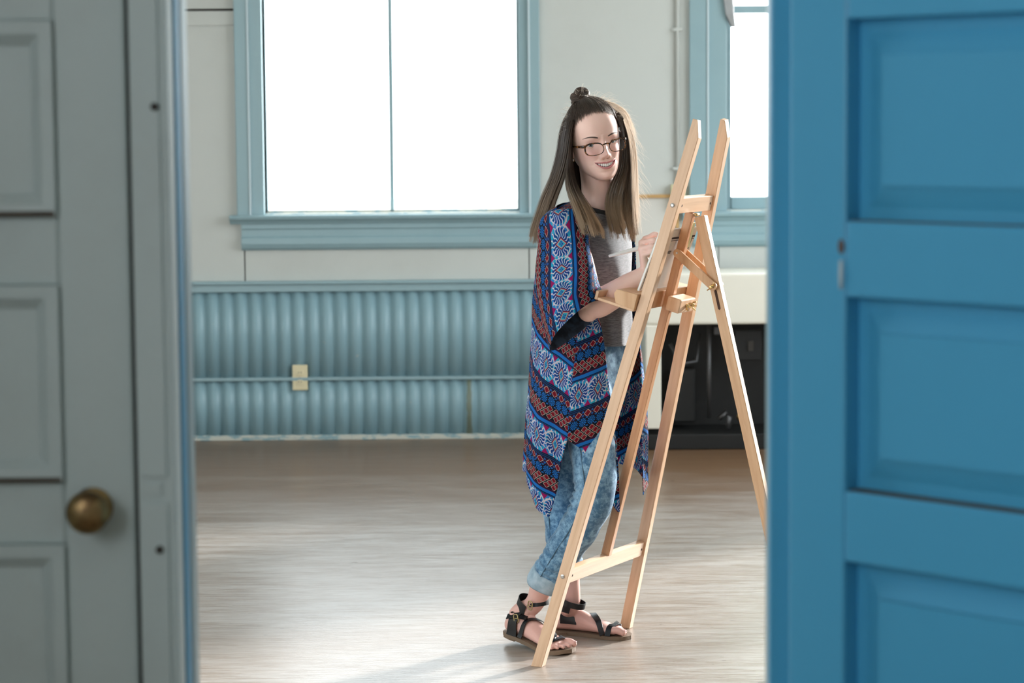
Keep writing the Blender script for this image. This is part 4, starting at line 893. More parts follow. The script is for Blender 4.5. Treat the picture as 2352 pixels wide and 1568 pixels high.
# join head, lids, limbs into one skin mesh with colour masks
nH, nL = len(HV), len(LV); AV = np.vstack([HV, LV, SV]); AF = HF + [tuple(i + nH for i in f) for f in LF] + [tuple(i + nH + nL for i in f) for f in SF]
me = bpy.data.meshes.new('body'); me.from_pydata(AV.tolist(), [], AF); me.update()
def fattr(nm, head, rest=None):
    a = me.attributes.new(nm, 'FLOAT', 'POINT'); full = np.zeros(len(AV), np.float32); full[:nH] = head.ravel()
    if rest is not None: full[nH + nL:] = rest
    a.data.foreach_set('value', full)
fattr('lip', lipm); fattr('cavity', cavm); fattr('blush', blm); fattr('redder', np.zeros(nH), np.clip((.34 - SV[:, 2]) / .2, 0, 1))
bm = bmesh.new(); bm.from_mesh(me); bmesh.ops.recalc_face_normals(bm, faces=bm.faces); bm.to_mesh(me); bm.free()
body = finish('body', me, SKIN, woman, smooth=True, label='fair skin of face, neck, arms and feet')
# eyes, lashes, brows, teeth, nails
for c_ in EYES:
    gz = norm(hl_(C0) - c_); gz = norm(gz + np.array((0, .02, 0))); e1 = norm(np.cross((0, 1, 0), gz)); e2 = np.cross(gz, e1); rg_ = []
    R_ = .0122; angs = np.r_[0.001, np.linspace(.08, .19, 3), np.linspace(.24, .50, 4), np.linspace(.54, 1.6, 12)]
    mb = MB(); rg_ = [[hw(c_ + R_ * (math.cos(a) * gz + math.sin(a) * (math.cos(t) * e1 + math.sin(t) * e2))) for t in np.linspace(0, 2 * math.pi, 28, endpoint=False)] for a in angs]
    mb.grid(rg_, True); mi = []
    for i in range(len(angs) - 1): mi += [2 if angs[i + 1] < .2 else (1 if angs[i + 1] < .51 else 0)] * 28
    mb.mi = mi; mb.build('eye', [EYEW, IRIS, PUP], body, smooth=True)
    s = 1 if c_[0] > 0 else -1; xs = np.linspace(-.0125, .0128, 18); q = xs / .0125; yy = .0053 * (1 - q**2) - .0003 + .0008 * s * q; zz = np.sqrt(np.clip(.0134**2 - xs**2 - yy**2, 1e-9, None))
    MB().tube(hw(c_ + np.stack([xs, yy + .0003, zz], -1)), cr([0, .5, 1], [.0006, .0015, .0013], np.linspace(0, 1, 18)), 8).build('eyelashes', LASH, body, smooth=True)
    yy = .0078 * (1 - q**2) + .001; zz = np.sqrt(np.clip(.0134**2 - xs**2 - yy**2, 1e-9, None))
    MB().tube(hw(c_ + np.stack([xs * 1.0, yy, zz - .0009], -1)), .0006, 6).build('eyelid_crease', LASH, body, smooth=True)
    # brow
    bx_ = np.linspace(.0150, .0545, 22) * s; k = np.linspace(0, 1, 22); by_ = .0140 + .0085 * np.sin(np.clip(k * 1.25, 0, 1.25) * 1.75) - .0045 * k; hh = cr([0, .15, .5, .8, 1], [.0012, .0021, .0019, .0011, .0003], k)
    Pb = [hw(np.stack([bx_, by_ + hh * f, zsurf(bx_, by_ + hh * f) + .0004 + .0011 * (1 - f * f)], -1)) for f in (-1, -.5, 0, .5, 1)]
    MB().grid(Pb).build('eyebrow', LASH, body, smooth=True)
tm = MB()
for k in range(-5, 5):
    xc = (k + .5) * .0056; wd = .0028 if abs(k + .5) < 1 else .00265; yt = float(yup(np.array([xc]))[0]) + .001; hh = .0100 * (1 - .30 * (abs(xc) / .028)**2)
    hh = min(hh, yt - float(ylo(np.array([xc]))[0]) + .0005); z0 = float(zbase(np.array([xc]), np.array([yt]))[0]) - .0008 - .008 * (abs(xc) / .028)**2; Pt = []
    for zz, sc in ((-.004, .9), (0, 1.0), (.0012, .85)):
        Pt.append(hw([(xc + wd * sc * math.copysign(abs(math.cos(t))**.6, math.cos(t)), yt - hh / 2 + hh / 2 * sc * math.copysign(abs(math.sin(t))**.6, math.sin(t)), z0 + zz) for t in np.linspace(0, 2 * math.pi, 16, endpoint=False)]))
    tm.grid(Pt, True, cap1=True)
tm.build('teeth', TEETH, body, smooth=True, label='white upper teeth')
NAILM = Mat('toenail', (.62, .36, .33), .25)
for F, p, r in NAILS:
    MB().ball(p, (r * .55, r * .55, r * .22), 10, 6).build('toenail', NAILM, body, smooth=True)
# ---------------------------------------------------------------- glasses and earring
gl = MB(); GZ = .1120; gy0 = -.0150
rims = {}
for s in (-1, 1):
    t = np.linspace(0, 2 * math.pi, 56, endpoint=False); cx_ = s * .0350
    gx = cx_ + .0262 * np.sign(np.cos(t)) * np.abs(np.cos(t))**.72; gyv = gy0 + .0172 * np.sign(np.sin(t)) * np.abs(np.sin(t))**.78 + .0022 * s * np.cos(t) * (np.sin(t) > 0)
    gzv = GZ - 1.6 * (np.abs(gx))**2 * 2.0; rims[s] = np.stack([gx, gyv, gzv], -1)
root_g = None
mb = MB()
for s in (-1, 1):
    p = rims[s]; pc = p.mean(0); thick = .0011 + .0011 * np.clip((p[:, 1] - gy0) / .0172, 0, 1) + .0009 * np.clip(s * (p[:, 0] - pc[0]) / .0245, 0, 1); rg_ = []
    for i in range(len(p)):
        o_ = norm(p[i] - pc) * np.array((1, 1, 0)); o_ = norm(o_); k = thick[i]
        rg_.append(hw([p[i] + o_ * a + np.array((0, 0, b)) for a, b in ((-k, .0014), (k * .9, .0016), (k, -.0014), (-k, -.0014))]))
    rg_.append(rg_[0]); mb.grid(rg_, True)
bp = np.array([(-.0105, gy0 + .0080, GZ), (-.0045, gy0 + .0100, GZ + .0010), (.0045, gy0 + .0100, GZ + .0010), (.0105, gy0 + .0080, GZ)]); mb.tube(hw(resamp(bp, 10)), .0023, 10)
gls = mb.build('glasses', TORT, woman, smooth=False, bevel=.0005, label='tortoiseshell spectacles')
for s in (-1, 1):
    p = rims[s]; c_ = p.mean(0); mbl = MB(); mbl.grid([hw(p), hw(c_ + (p - c_) * .5 + np.array((0, 0, .0012))), hw(c_ + (p - c_) * .05 + np.array((0, 0, .0016)))], True, cap1=True); mbl.build('lens', LENS, gls, smooth=True)
    o_ = np.array([(s * .0600, gy0 + .0115, GZ - .0115), (s * .0655, gy0 + .0118, GZ - .018), (s * .0700, gy0 + .0125, GZ - .040), (s * .0735, gy0 + .013, GZ - .075), (s * .0745, gy0 + .0125, .005), (s * .0745, gy0 - .002, -.012)])
    MB().tube(hw(resamp(o_, 20)), cr([0, .2, 1], [.0046, .0036, .0018], np.linspace(0, 1, 20)), 10, squash=.55, up=RH[:, 0]).build('temple_arm', TORT, gls, smooth=True)
ep = hw((-.0755, -.0415, .004)); er = MB().ball(ep, .0052, 16, 12).build('earring', CRYS, woman, smooth=True, label='small round sparkling ear stud')
et = MB(); ev = [ep + RH @ np.array((.0056 * math.cos(t), .0056 * math.sin(t), .0016)) for t in np.linspace(0, 2 * math.pi, 8, endpoint=False)]
for q in ev: et.ball(q, .0017, 8, 6)
et.build('stud_setting', GOLD, er, smooth=True)
# ---------------------------------------------------------------- jeans
def zof(v, Y=7.2): return pt(1345, v, Y)[2]
jm = MB()
HIPS = [(768, 1349, .104, .150), (800, 1347, .108, .158), (840, 1345, .114, .168), (880, 1345, .114, .168), (925, 1343, .100, .158), (955, 1340, .075, .135)]
jm.grid([ell_ring(bodyc(u, v), a, b, 44) for v, u, a, b in HIPS], True, cap0=True, cap1=True)
for LG, RD in ((LEG_R, RAD_R), (LEG_L, RAD_L)):
    n = 46; jm.tube(resamp(path(*LG), n), cr(np.linspace(0, 1, 7), np.array(RD) * 1.0, np.linspace(0, 1, n)), 28)
JV, JF = remesh(jm, .0042, 10)
# creases: bunched at the back of each knee and above the cuff, long soft folds on the thigh
def creases(Vx, LG, near):
    C = resamp(path(*LG), 60); out = Vx.copy(); d2 = ((Vx[:, None, :] - C[None]) ** 2).sum(-1); i = d2.argmin(1); t = i / 59.0; rad = Vx - C[i]; rn = rad / (np.linalg.norm(rad, axis=1)[:, None] + 1e-9)
    tang = np.gradient(C, axis=0); tang /= np.linalg.norm(tang, axis=1)[:, None]
    s = ((Vx - C[i]) * tang[i]).sum(1) + t * 1.0 * .75; ang = (rn * FB).sum(1)
    back = np.clip(-ang + .25, 0, 1); kn = np.exp(-((t - .56) / .10)**2); an = np.exp(-((t - .93) / .09)**2)
    a = .0040 * kn * back * np.sin(s * 2 * math.pi / .030 + 2.0 * ang) + .0028 * an * np.sin(s * 2 * math.pi / .026 + 3 * ang) + .0016 * np.sin(s * 2 * math.pi / .09 + 4 * ang)
    return out + rn * a[:, None], np.sqrt(d2.min(1))
v1, da = creases(JV, LEG_R, 1); v2, db = creases(JV, LEG_L, 0); JV2 = np.where((da < db)[:, None], v1, v2); JV2 = np.where((JV[:, 2] > zof(930))[:, None], JV, JV2)
jme = bpy.data.meshes.new('jeans'); jme.from_pydata(JV2.tolist(), [], JF); jme.update()
jeans = finish('jeans', jme, DENIM, woman, smooth=True, label='blue acid-wash cropped jeans')
def cuff(LG, RD, k0, k1, r0):
    C = resamp(path(*LG), 60); ax = norm(C[-1] - C[-4]); e = C[-1]; b1 = norm(np.cross(ax, FB)); b2 = np.cross(ax, b1); rg_ = []
    for a, r in ((-.050, .90), (-.050, 1.04), (-.046, 1.10), (-.025, 1.13), (-.004, 1.11), (.002, 1.06), (.001, .95), (-.02, .90)):
        rg_.append([e + ax * (a + .004 * math.sin(2 * t)) + (b1 * math.cos(t) + b2 * math.sin(t)) * r0 * r * (1 + .02 * math.sin(5 * t)) for t in np.linspace(0, 2 * math.pi, 36, endpoint=False)])
    return MB().grid(rg_, True).build('rolled_cuff', CUFF, jeans, smooth=True)
cuff(LEG_R, RAD_R, 0, 0, .0490); cuff(LEG_L, RAD_L, 0, 0, .0475)
# outer seam of each leg
def seam(LG, RD, side, n=50, t0=.05):
    C = resamp(path(*LG), n); r = cr(np.linspace(0, 1, 7), RD, np.linspace(0, 1, n)); tg = np.gradient(C, axis=0); pts = []
    for i in range(int(n * t0), n - 3):
        t_ = norm(tg[i]); s_ = norm(side - t_ * (side @ t_)); pts.append(C[i] + s_ * (r[i] * 1.0 + .0004))
    MB().tube(pts, .0016, 6).build('side_seam', SEAM, jeans, smooth=True)
seam(LEG_R, RAD_R, norm(RB * 1.0 + FB * .0)); seam(LEG_L, RAD_L, norm(RB * .9 - FB * .2), t0=.45)
# ---------------------------------------------------------------- grey top with black neckband
SHR = [(482, 1381, .062, .066), (486, 1378, .068, .082), (495, 1371, .075, .118), (508, 1364, .083, .148), (535, 1357, .100, .148), (575, 1355, .117, .140), (620, 1356, .122, .134), (690, 1359, .115, .130), (740, 1360, .115, .132), (770, 1360, .116, .134), (788, 1360, .117, .136)]
vv = np.linspace(482, 788, 60); SA = np.array([(u, a, b) for _, u, a, b in SHR]); sp_ = cr([q[0] for q in SHR], SA, vv); rg_ = []; NT = 160
for v_, (u_, a_, b_) in zip(vv, sp_):
    R_ = ell_ring(bodyc(u_, v_), a_, b_, NT); c_ = bodyc(u_, v_); t = np.linspace(0, 2 * math.pi, NT, endpoint=False); k = np.clip((v_ - 560) / 230, 0, 1)
    amp = (.010 * np.sin(5 * t + .6) + .006 * np.sin(9 * t + 2 + v_ * .004)) * k + .004 * np.sin(3 * t + v_ * .02) * np.clip((v_ - 500) / 80, 0, 1)
    rg_.append(R_ + (R_ - c_) / np.linalg.norm(R_ - c_, axis=1)[:, None] * amp[:, None])
shirt = MB().grid(rg_, True).build('t_shirt', SHIRT, woman, smooth=True, solid=.002, label='heather grey top with black neckband')
nk = [q for q in rg_[2]]; c_ = np.mean(rg_[0], 0)
nr_ = ell_ring(pt(1381, 480, 7.215), .0700, .0740, 48); nr_ = nr_ + np.outer((nr_ - nr_.mean(0)) @ FB, -UPV) * .28
MB().tube(np.vstack([nr_, nr_[:2]]), .0085, 8, cap=False, squash=1.3).build('neckband', BLACKF, shirt, smooth=True)
# ---------------------------------------------------------------- kimono: back and fronts in one open wrap with side slits
KR = [(462, 1362, .060, .088), (470, 1358, .080, .130), (482, 1354, .098, .168), (505, 1352, .116, .186), (560, 1352, .134, .166), (650, 1351, .142, .152), (750, 1350, .148, .152), (850, 1349, .156, .182), (950, 1348, .164, .211), (1085, 1346, .170, .216), (1180, 1345, .173, .218)]
KA = np.array([(u, a, b) for _, u, a, b in KR]); KVs = [q[0] for q in KR]
EDR = ([462, 480, 505, 560, 650, 790, 900, 1000, 1180], [112, 92, 74, 60, 54, 39, 30, 24, 20]); EDL = ([462, 480, 505, 560, 650, 790, 900, 1000, 1180], [112, 92, 70, 48, 38, 30, 27, 24, 22])
SLIT_V, SLIT = 988, 71.0
def kpoint(v_, ph):
    u_, a_, b_ = cr(KVs, KA, v_)[0]; c_ = bodyc(u_, v_); p = math.radians(ph); k = min(max((v_ - 520) / 500, 0), 1)
    fold = 1 + k * (.030 * math.sin(7 * p + .8) + .018 * math.sin(13 * p + 2.1 + v_ * .002)) + .012 * math.sin(4 * p + v_ * .013)
    ca = math.cos(p); return c_ + (FB * a_ * ca * (1.0 if ca > 0 else float(np.interp(v_, [480, 560, 700, 900], [1.0, 1.1, 1.16, 1.04]))) + RB * b_ * math.sin(p)) * fold
S0 = math.radians(SLIT) * .185
def kuv(v_, ph, front):
    s = math.radians(ph) * .185; z = zof(v_); tilt = .46 if not front else .34
    return (s * 1.08 if not front else s * 1.08 + .01, z - tilt * abs(s - S0) - (zof(978) - .091) + (.0 if not front else .042) + 20.0)
kb = MB()
def ksheet(f_lo, f_hi, v0, hem, front, nv=110, nph=60):
    P, UVs = [], []
    for i in range(nv):
        row, ru = [], []
        for j in range(nph):
            w = j / (nph - 1); k = i / (nv - 1)
            vv_ = v0
            for _ in range(3): ph = f_lo(vv_) + (f_hi(vv_) - f_lo(vv_)) * w; vv_ = v0 + (hem(ph, w) - v0) * k
            row.append(kpoint(vv_, ph)); ru.append(kuv(vv_, ph, front))
        P.append(row); UVs.append(ru)
    kb.grid(P, uv=UVs)
eR = lambda v_: float(cr(*EDR, v_)[0]); eL = lambda v_: 360 - float(cr(*EDL, v_)[0])
slitF = lambda v_: SLIT if v_ < SLIT_V else float(np.interp(v_, [SLIT_V, 1008, 1040, 1060, 1100, 1157], [SLIT, 59, 50, 45, 37, 22.5]))
slitB = lambda v_: SLIT if v_ < SLIT_V else float(np.interp(v_, [SLIT_V, 1040, 1100, 1165], [SLIT, 78, 82, 90]))
ksheet(eR, slitF, 462, lambda ph, w: 1157, True, 130, 40)
ksheet(slitB, lambda v_: 215, 462, lambda ph, w: float(np.interp(w, [0, .12, .25, .36, .62, 1], [1166, 1146, 1110, 1082, 1078, 1080])), False, 120, 90)
ksheet(lambda v_: 215, eL, 462, lambda ph, w: float(np.interp(w, [0, .6, .85, 1], [1082, 1090, 1118, 1136])), False, 100, 70)
# sleeves: wide, open at the elbow
def sleeve(rings_def, nr_=44, nt=72, vofs=0, flip=False):
    ks_ = np.array([r[0] for r in rings_def]); cs_ = np.array([r[1] for r in rings_def]); As = np.array([r[2] for r in rings_def]); Bs = np.array([r[3] for r in rings_def]); P, UVs = [], []; t = np.linspace(0, 2 * math.pi, nt)
    for i in range(nr_):
        k = i / (nr_ - 1); c_, A_, B_ = cr(ks_, cs_, k)[0], cr(ks_, As, k)[0], cr(ks_, Bs, k)[0]; row, ru = [], []
        for q in t:
            f = 1 + .05 * k * math.sin(3 * q + 1.2 + 2 * k) + .035 * math.sin(5 * q + 4 * k); row.append(c_ + (A_ * math.cos(q) + B_ * math.sin(q)) * f)
            rr_ = .092 + .02 * k; ru.append((k * .33 + 5, vofs + rr_ * q))
        P.append(row); UVs.append(ru)
    cen = np.array(P).mean(1, keepdims=True); sl_ = MB(); sl_.grid(P, uv=UVs); sl_.grid(cen + (np.array(P) - cen) * .975, uv=UVs, mi=1); SLV.append(sl_)
SLV = []
def vec(u0, v0, Y0, u1, v1, Y1): return P3((u1, v1, Y1)) - P3((u0, v0, Y0))
D3 = lambda du, dv, dy: np.array((du / 772.0, dy, -dv / 772.0))
# ring: (k, centre, axis A = lower/left direction, axis B = towards the camera)
sleeve([(0.0, P3((1312, 482, 7.12)), D3(-30, -12, .0), D3(-14, 10, -.055)), (.12, P3((1300, 500, 7.09)), D3(-52, 6, .01), D3(-12, -22, -.075)), (.35, P3((1297, 562, 7.055)), D3(-58, 8, .02), D3(0, -6, -.085)),
        (.65, P3((1302, 645, 7.012)), D3(-66, 20, .02), D3(2, -8, -.078)), (.85, P3((1314, 706, 6.995)), D3(-64, 42, .005), D3(-6, -24, -.064)), (1.0, P3((1327, 742, 6.985)), D3(-64, 54, .0), D3(-8, -23, -.052))], vofs=20.0 - .10)
sleeve([(0.0, P3((1404, 484, 7.34)), D3(18, -8, .0), D3(6, 10, .05)), (.3, P3((1414, 540, 7.36)), D3(24, 4, .0), D3(0, 0, .07)), (1.0, P3((1412, 720, 7.38)), D3(26, 12, .0), D3(0, 0, .085))], vofs=20.03)
kim = kb.build('kimono', KIM, woman, smooth=True, label='dark kimono printed with blue, red and white patterned bands')
for sl_ in SLV: sl_.build('sleeve', [KIM, LINING], kim, smooth=True)
kim.data.materials.append(LINING.m); sol = kim.modifiers.new('thickness', 'SOLIDIFY'); sol.thickness = .0022; sol.offset = 0
# ---------------------------------------------------------------- sandals
def sandal(F, kind):
    # sole
    xs = .5 - .535 * np.cos(np.linspace(0, math.pi, 56)); outl = []
    def half(x): return float(cr([-.035, 0, .08, .25, .5, .72, .85, .95, 1.0, 1.035], [.002, .022, .032, .034, .037, .0475, .0475, .038, .026, .002], x)[0])
    rg_ = []
    for x in xs:
        w = half(x); yc = .006 * math.sin(math.pi * min(max(x, 0), 1)); q = F.at(x, 0, 0) * 0
        rg_.append([F.at(x, yc - w, -.0005), F.at(x, yc + w, -.0005), F.at(x, yc + w * .98, -ST + .0003), F.at(x, yc - w * .98, -ST + .0003)])
    so = MB().grid(rg_, True, cap0=True, cap1=True).build('sandal', SOLE, woman, bevel=.0015, label='black strappy leather sandal with thin brown sole')
    # heel block
    rg_ = [[F.at(x, .006 * math.sin(math.pi * max(x, 0)) - half(x) * .96, -ST - (.006 if F.lift else -.001)), F.at(x, half(x) * .96, -ST - (.006 if F.lift else -.001)), F.at(x, half(x) * .96, -.004), F.at(x, -half(x) * .96, -.004)] for x in np.linspace(-.03, .22, 10)]
    MB().grid(rg_, True, cap0=True, cap1=True).build('heel', SOLE, so, bevel=.001)
    def strap(pts, w, name='strap', nsub=28, off=.0028, closed=False):
        """pts: (x, a) stations on the foot"""
        q = resamp([F.surf(x, a, off) for x, a in pts], nsub); cen = resamp([F.at(x, 0, .02) for x, a in pts], nsub); return ribbon(q, q - cen, w, name)
    def ribbon(q, nrm, w, name):
        tg = np.gradient(q, axis=0); rg_ = []
        for i in range(len(q)):
            t_ = norm(tg[i]); n_ = norm(nrm[i] - t_ * (nrm[i] @ t_)); b_ = np.cross(t_, n_); ww = w if np.isscalar(w) else w[i]; rg_.append([q[i] + b_ * ww / 2 - n_ * .0008, q[i] + b_ * ww / 2 + n_ * .0010, q[i] - b_ * ww / 2 + n_ * .0010, q[i] - b_ * ww / 2 - n_ * .0008])
        return MB().grid(rg_, True, cap0=True, cap1=True).build(name, LEATH, so, autosmooth=50)
    def loop(cz, r, w, tilt, name='ankle_strap', t0=0, t1=2 * math.pi, squash=1.18, shift=0):
        t = np.linspace(t0, t1, 40); c_ = cz; P = np.array([c_ + F.f * (r * squash * math.cos(q) + shift) + F.s * r * math.sin(q) + UPV * tilt * math.cos(q) for q in t]); return ribbon(P, P - c_, w, name)
    ank = ANK_R if F is FR else ANK_L
    a0_ = F.at(.17, 0, .058)
    def leg_at(z): k = (z - .058) / max(ank[2] - a0_[2], .01); return a0_ + (ank - a0_) * k
    def buckle(c_, t_, n_, hgt, wid):
        t_ = norm(t_); n_ = norm(n_ - t_ * (n_ @ t_)); b_ = np.cross(t_, n_); P = [c_ + t_ * wid * math.copysign(abs(math.cos(q))**.5, math.cos(q)) + b_ * hgt * math.copysign(abs(math.sin(q))**.5, math.sin(q)) + n_ * .0035 for q in np.linspace(0, 2 * math.pi, 28)]
        mb = MB().tube(P, .0018, 8, cap=False); mb.tube([c_ - t_ * wid + n_ * .0045, c_ + t_ * wid + n_ * .0055], .0012, 6); mb.build('buckle', BRASS2, so, smooth=True)
    # straps shared by both: toe strap, thong strap
    strap([(.79, -1.0), (.80, -.6), (.82, -.3), (.83, 0), (.82, .4), (.80, .7), (.78, 1.0)], .017, 'toe_strap', off=.0075)
    if kind == 'R':
        strap([(.34, 1.0), (.40, .55), (.46, 0), (.50, -.5), (.50, -1.0)], .016, 'instep_strap', off=.005); strap([(.52, -.9), (.62, -.35), (.74, -.05), (.82, .25)], .010, 'cross_strap', off=.006)
        c_ = leg_at(.096); loop(c_, .0318, .017, .006, squash=1.10, shift=.0)
        strap([(.20, 1.02), (.22, .70), (.23, .45), (.21, .3)], .040, 'side_tab', off=.0045); strap([(.20, -1.02), (.22, -.70), (.23, -.45), (.21, -.3)], .040, 'side_tab', off=.0045)
        h0 = F.at(.035, 0, .060); t = np.linspace(math.pi * .42, math.pi * 1.58, 26); cc = leg_at(.082); P = np.array([cc + F.f * .0430 * math.cos(q) + F.s * .0350 * math.sin(q) + UPV * .018 * (-math.cos(q)) for q in t]); ribbon(P, P - cc, .030 + .012 * -np.cos(t), 'heel_counter')
        bc = c_ + F.f * .010 + F.s * .0372; buckle(bc, F.f - UPV * .1, F.s, .0125, .0090); bc2 = F.surf(.27, .72, .004); buckle(bc2 + F.s * .001, F.f + UPV * .25, F.s, .0120, .0088)
        strap([(.10, .60), (.20, .66), (.30, .62), (.38, .50)], .019, 'buckle_strap', off=.0045)
    else:
        strap([(.72, -1.0), (.64, -.45), (.55, 0), (.48, .5), (.44, 1.0)], .018, 'cross_strap', off=.0055)
        c_ = leg_at(.094); loop(c_, .0318, .018, -.008, squash=1.10, shift=.0)
        strap([(.235, -1.03), (.235, -.75), (.225, -.5), (.20, -.32)], .052, 'side_tab', off=.0055); strap([(.20, 1.02), (.22, .70), (.23, .45), (.21, .3)], .040, 'side_tab', off=.0045)
        t = np.linspace(math.pi * .42, math.pi * 1.58, 26); cc = leg_at(.080); P = np.array([cc + F.f * .0430 * math.cos(q) + F.s * .0350 * math.sin(q) + UPV * .014 * (-math.cos(q)) for q in t]); ribbon(P, P - cc, .030 + .012 * -np.cos(t), 'heel_counter')
    return so
BRASS2 = Mat('antique_brass', (.45, .36, .18), .3, 1.0)
sandal(FR, 'R'); sandal(FL, 'L')
# ---------------------------------------------------------------- hair
STV, STU, STM = [], [], []; STK = [0, 1]
def strand(P, r, rnd, tip=.3, root=1.0):
    """thin triangular tube; UV: x random per strand, y along the length"""
    P = np.asarray(P, float); m = len(P); t = np.gradient(P, axis=0); t /= np.linalg.norm(t, axis=1)[:, None] + 1e-12
    a = np.cross(t, (0.3, .8, .5)); a /= np.linalg.norm(a, axis=1)[:, None] + 1e-12; b = np.cross(t, a); k = np.linspace(0, 1, m)
    rr_ = (r * (1 - (1 - tip) * k**2.5) * (root + (1 - root) * np.clip(k * 3.2, 0, 1)))[:, None]
    STV.append(np.stack([P + rr_ * (math.cos(q) * a + math.sin(q) * b) for q in (0, 2.094, 4.189)], 1).reshape(-1, 3)); STU.append(np.stack([np.full(m * 3, rnd), np.repeat(STK[0] + (STK[1] - STK[0]) * k, 3)], -1)); STM.append(m)
def flush(name, parent, mat, label=None, stuff=True):
    Q, o = [], 0
    for m in STM:
        i = (np.arange(m - 1) * 3)[:, None] + np.arange(3)[None]; n_ = (np.arange(m - 1) * 3)[:, None] + ((np.arange(3) + 1) % 3)[None]
        Q.append(np.stack([i, n_, n_ + 3, i + 3], -1).reshape(-1, 4) + o); o += m * 3
    Q = np.vstack(Q).astype(np.int32); V_ = np.vstack(STV).astype(np.float32); nf = len(Q)
    me = bpy.data.meshes.new(name); me.vertices.add(len(V_)); me.vertices.foreach_set('co', V_.ravel()); me.loops.add(nf * 4); me.loops.foreach_set('vertex_index', Q.ravel()); me.polygons.add(nf); me.polygons.foreach_set('loop_start', np.arange(0, nf * 4, 4, dtype=np.int32)); me.update(calc_edges=True); me.validate()
    l = me.uv_layers.new(name='UVMap'); l.data.foreach_set('uv', np.vstack(STU)[Q.ravel()].astype(np.float32).ravel()); STV.clear(); STU.clear(); STM.clear()
    o = finish(name, me, mat, parent, smooth=True, label=label)
    if stuff: o['kind'] = 'stuff'
    return o
rg = np.random.default_rng(5)
# scalp cap under the strands
CE = np.array((0, .018, -.006)); RE = np.array((.0760, .0985, .1000))
def hair_front(y):  # how far forward the hair reaches at height y
    return float(np.interp(y, [-.08, -.03, .0, .04, .062, .078, .12], [-.01, .004, .018, .046, .068, .2, .2]))
cap = MB(); nph, nth = 60, 96; V_, F_ = [], []
for i in range(nph + 1):
    ph = math.pi * i / nph
    for j in range(nth):
        t = 2 * math.pi * j / nth; V_.append(CE + RE * np.array((math.sin(ph) * math.sin(t), math.cos(ph), math.sin(ph) * math.cos(t))))
V_ = np.array(V_)
for i in range(nph):
    for j in range(nth):
        q = (i * nth + j, i * nth + (j + 1) % nth, (i + 1) * nth + (j + 1) % nth, (i + 1) * nth + j); c_ = V_[list(q)].mean(0)
        if c_[1] > -.062 and c_[2] < min(hair_front(c_[1] - .012) - .010, .070): F_.append(q)
cap.add(hw(V_), F_); hair = cap.build('hair', HAIRC, woman, smooth=True, label='long straight brown hair, lighter at the tips, half up in a topknot')
# swept-back top
tie = hl_(P3((1338, 240, 7.215))); BUN = hl_(P3((1334, 227, 7.215)))
def on_cap(d, off): d = norm(d); return CE + (RE + off) * d
def ndir(p): return norm((np.asarray(p) - CE) / RE)
td = ndir(tie); STK = [0, .22]
def skull(p):
    """push a point out of the modelled forehead so that roots start on the skin"""
    return p
for k in range(4200):
    a = rg.uniform(-1, 1)
    if k < 2600:
        y = np.interp(abs(a), [0, .35, .6, .8, 1], [.0795, .075, .060, .040, .010]) + rg.normal() * .0030; x = np.interp(abs(a), [0, .35, .6, .8, 1], [0, .030, .056, .067, .0745]) * np.sign(a) + rg.normal() * .001; z = float(zsurf(x, y)[0]) if abs(a) < .75 else hair_front(y); p0 = np.array((x, y, z)); d0 = ndir(p0); o0 = np.linalg.norm(p0 - CE) / np.linalg.norm(on_cap(d0, 0) - CE) - 1; o0 = o0 * .095
    else:
        d0 = norm(rg.normal(size=3)); p = on_cap(d0, 0); o0 = 0
        if p[1] < .03 or p[2] > hair_front(p[1]) - .004: continue
    w = np.linspace(.34 * rg.uniform(0, 1)**1.6 if k < 2600 else 0, 1, 15); om = math.acos(np.clip(d0 @ td, -1, 1))
    if om < .05: continue
    dirs = (np.sin((1 - w) * om)[:, None] * d0 + np.sin(w * om)[:, None] * td) / math.sin(om); vol = rg.uniform(.2, 1.0)
    off = o0 * (1 - w)**2 - .0012 * np.linspace(1, 0, 15)**6 + vol * .009 * np.sin(w * math.pi * .8)**.8 + .010 * w**3; wig = rg.normal(size=3) * .0016
    strand(hw(np.array([on_cap(d, o) for d, o in zip(dirs, off)]) + wig * np.sin(w * 3.1)[:, None]), .00055, rg.uniform(0, 1), tip=.9, root=.06)
flush('swept_back_hair', hair, HAIR)
# topknot: two twisted coils
STK = [.0, .25]; bc = hw(BUN); MB().ball(bc, (.0250, .023, .0230), 20, 14).build('topknot_core', HAIRC, hair, smooth=True)
def coil(c_, axd, R1, r1, n):
    axd = norm(axd); e1 = norm(np.cross(axd, (1, .3, .2))); e2 = np.cross(axd, e1)
    for k in range(n):
        ph0 = rg.uniform(0, 6.28); t0 = rg.uniform(0, 6.28); t = np.linspace(t0, t0 + rg.uniform(2.0, 4.5), 16); rr_ = r1 * rg.uniform(.82, 1.04); tw = 1.4
        P = np.array([c_ + (R1 + rr_ * math.cos(ph0 + tw * (q - t0))) * (math.cos(q) * e1 + math.sin(q) * e2) + axd * rr_ * math.sin(ph0 + tw * (q - t0)) for q in t]); strand(P, .00065, rg.uniform(0, 1), tip=.6, root=.5)
bx3 = RH[:, 0]; by3 = RH[:, 1]; bz3 = RH[:, 2]
coil(bc + by3 * .002, by3 + bx3 * .25 + bz3 * .25, .0175, .0140, 1100); coil(bc + by3 * .012 + bx3 * .005, bz3 * .8 + by3 * .5, .0125, .0120, 800); coil(bc - by3 * .008, by3, .0190, .0110, 600)
flush('topknot', hair, HAIR)
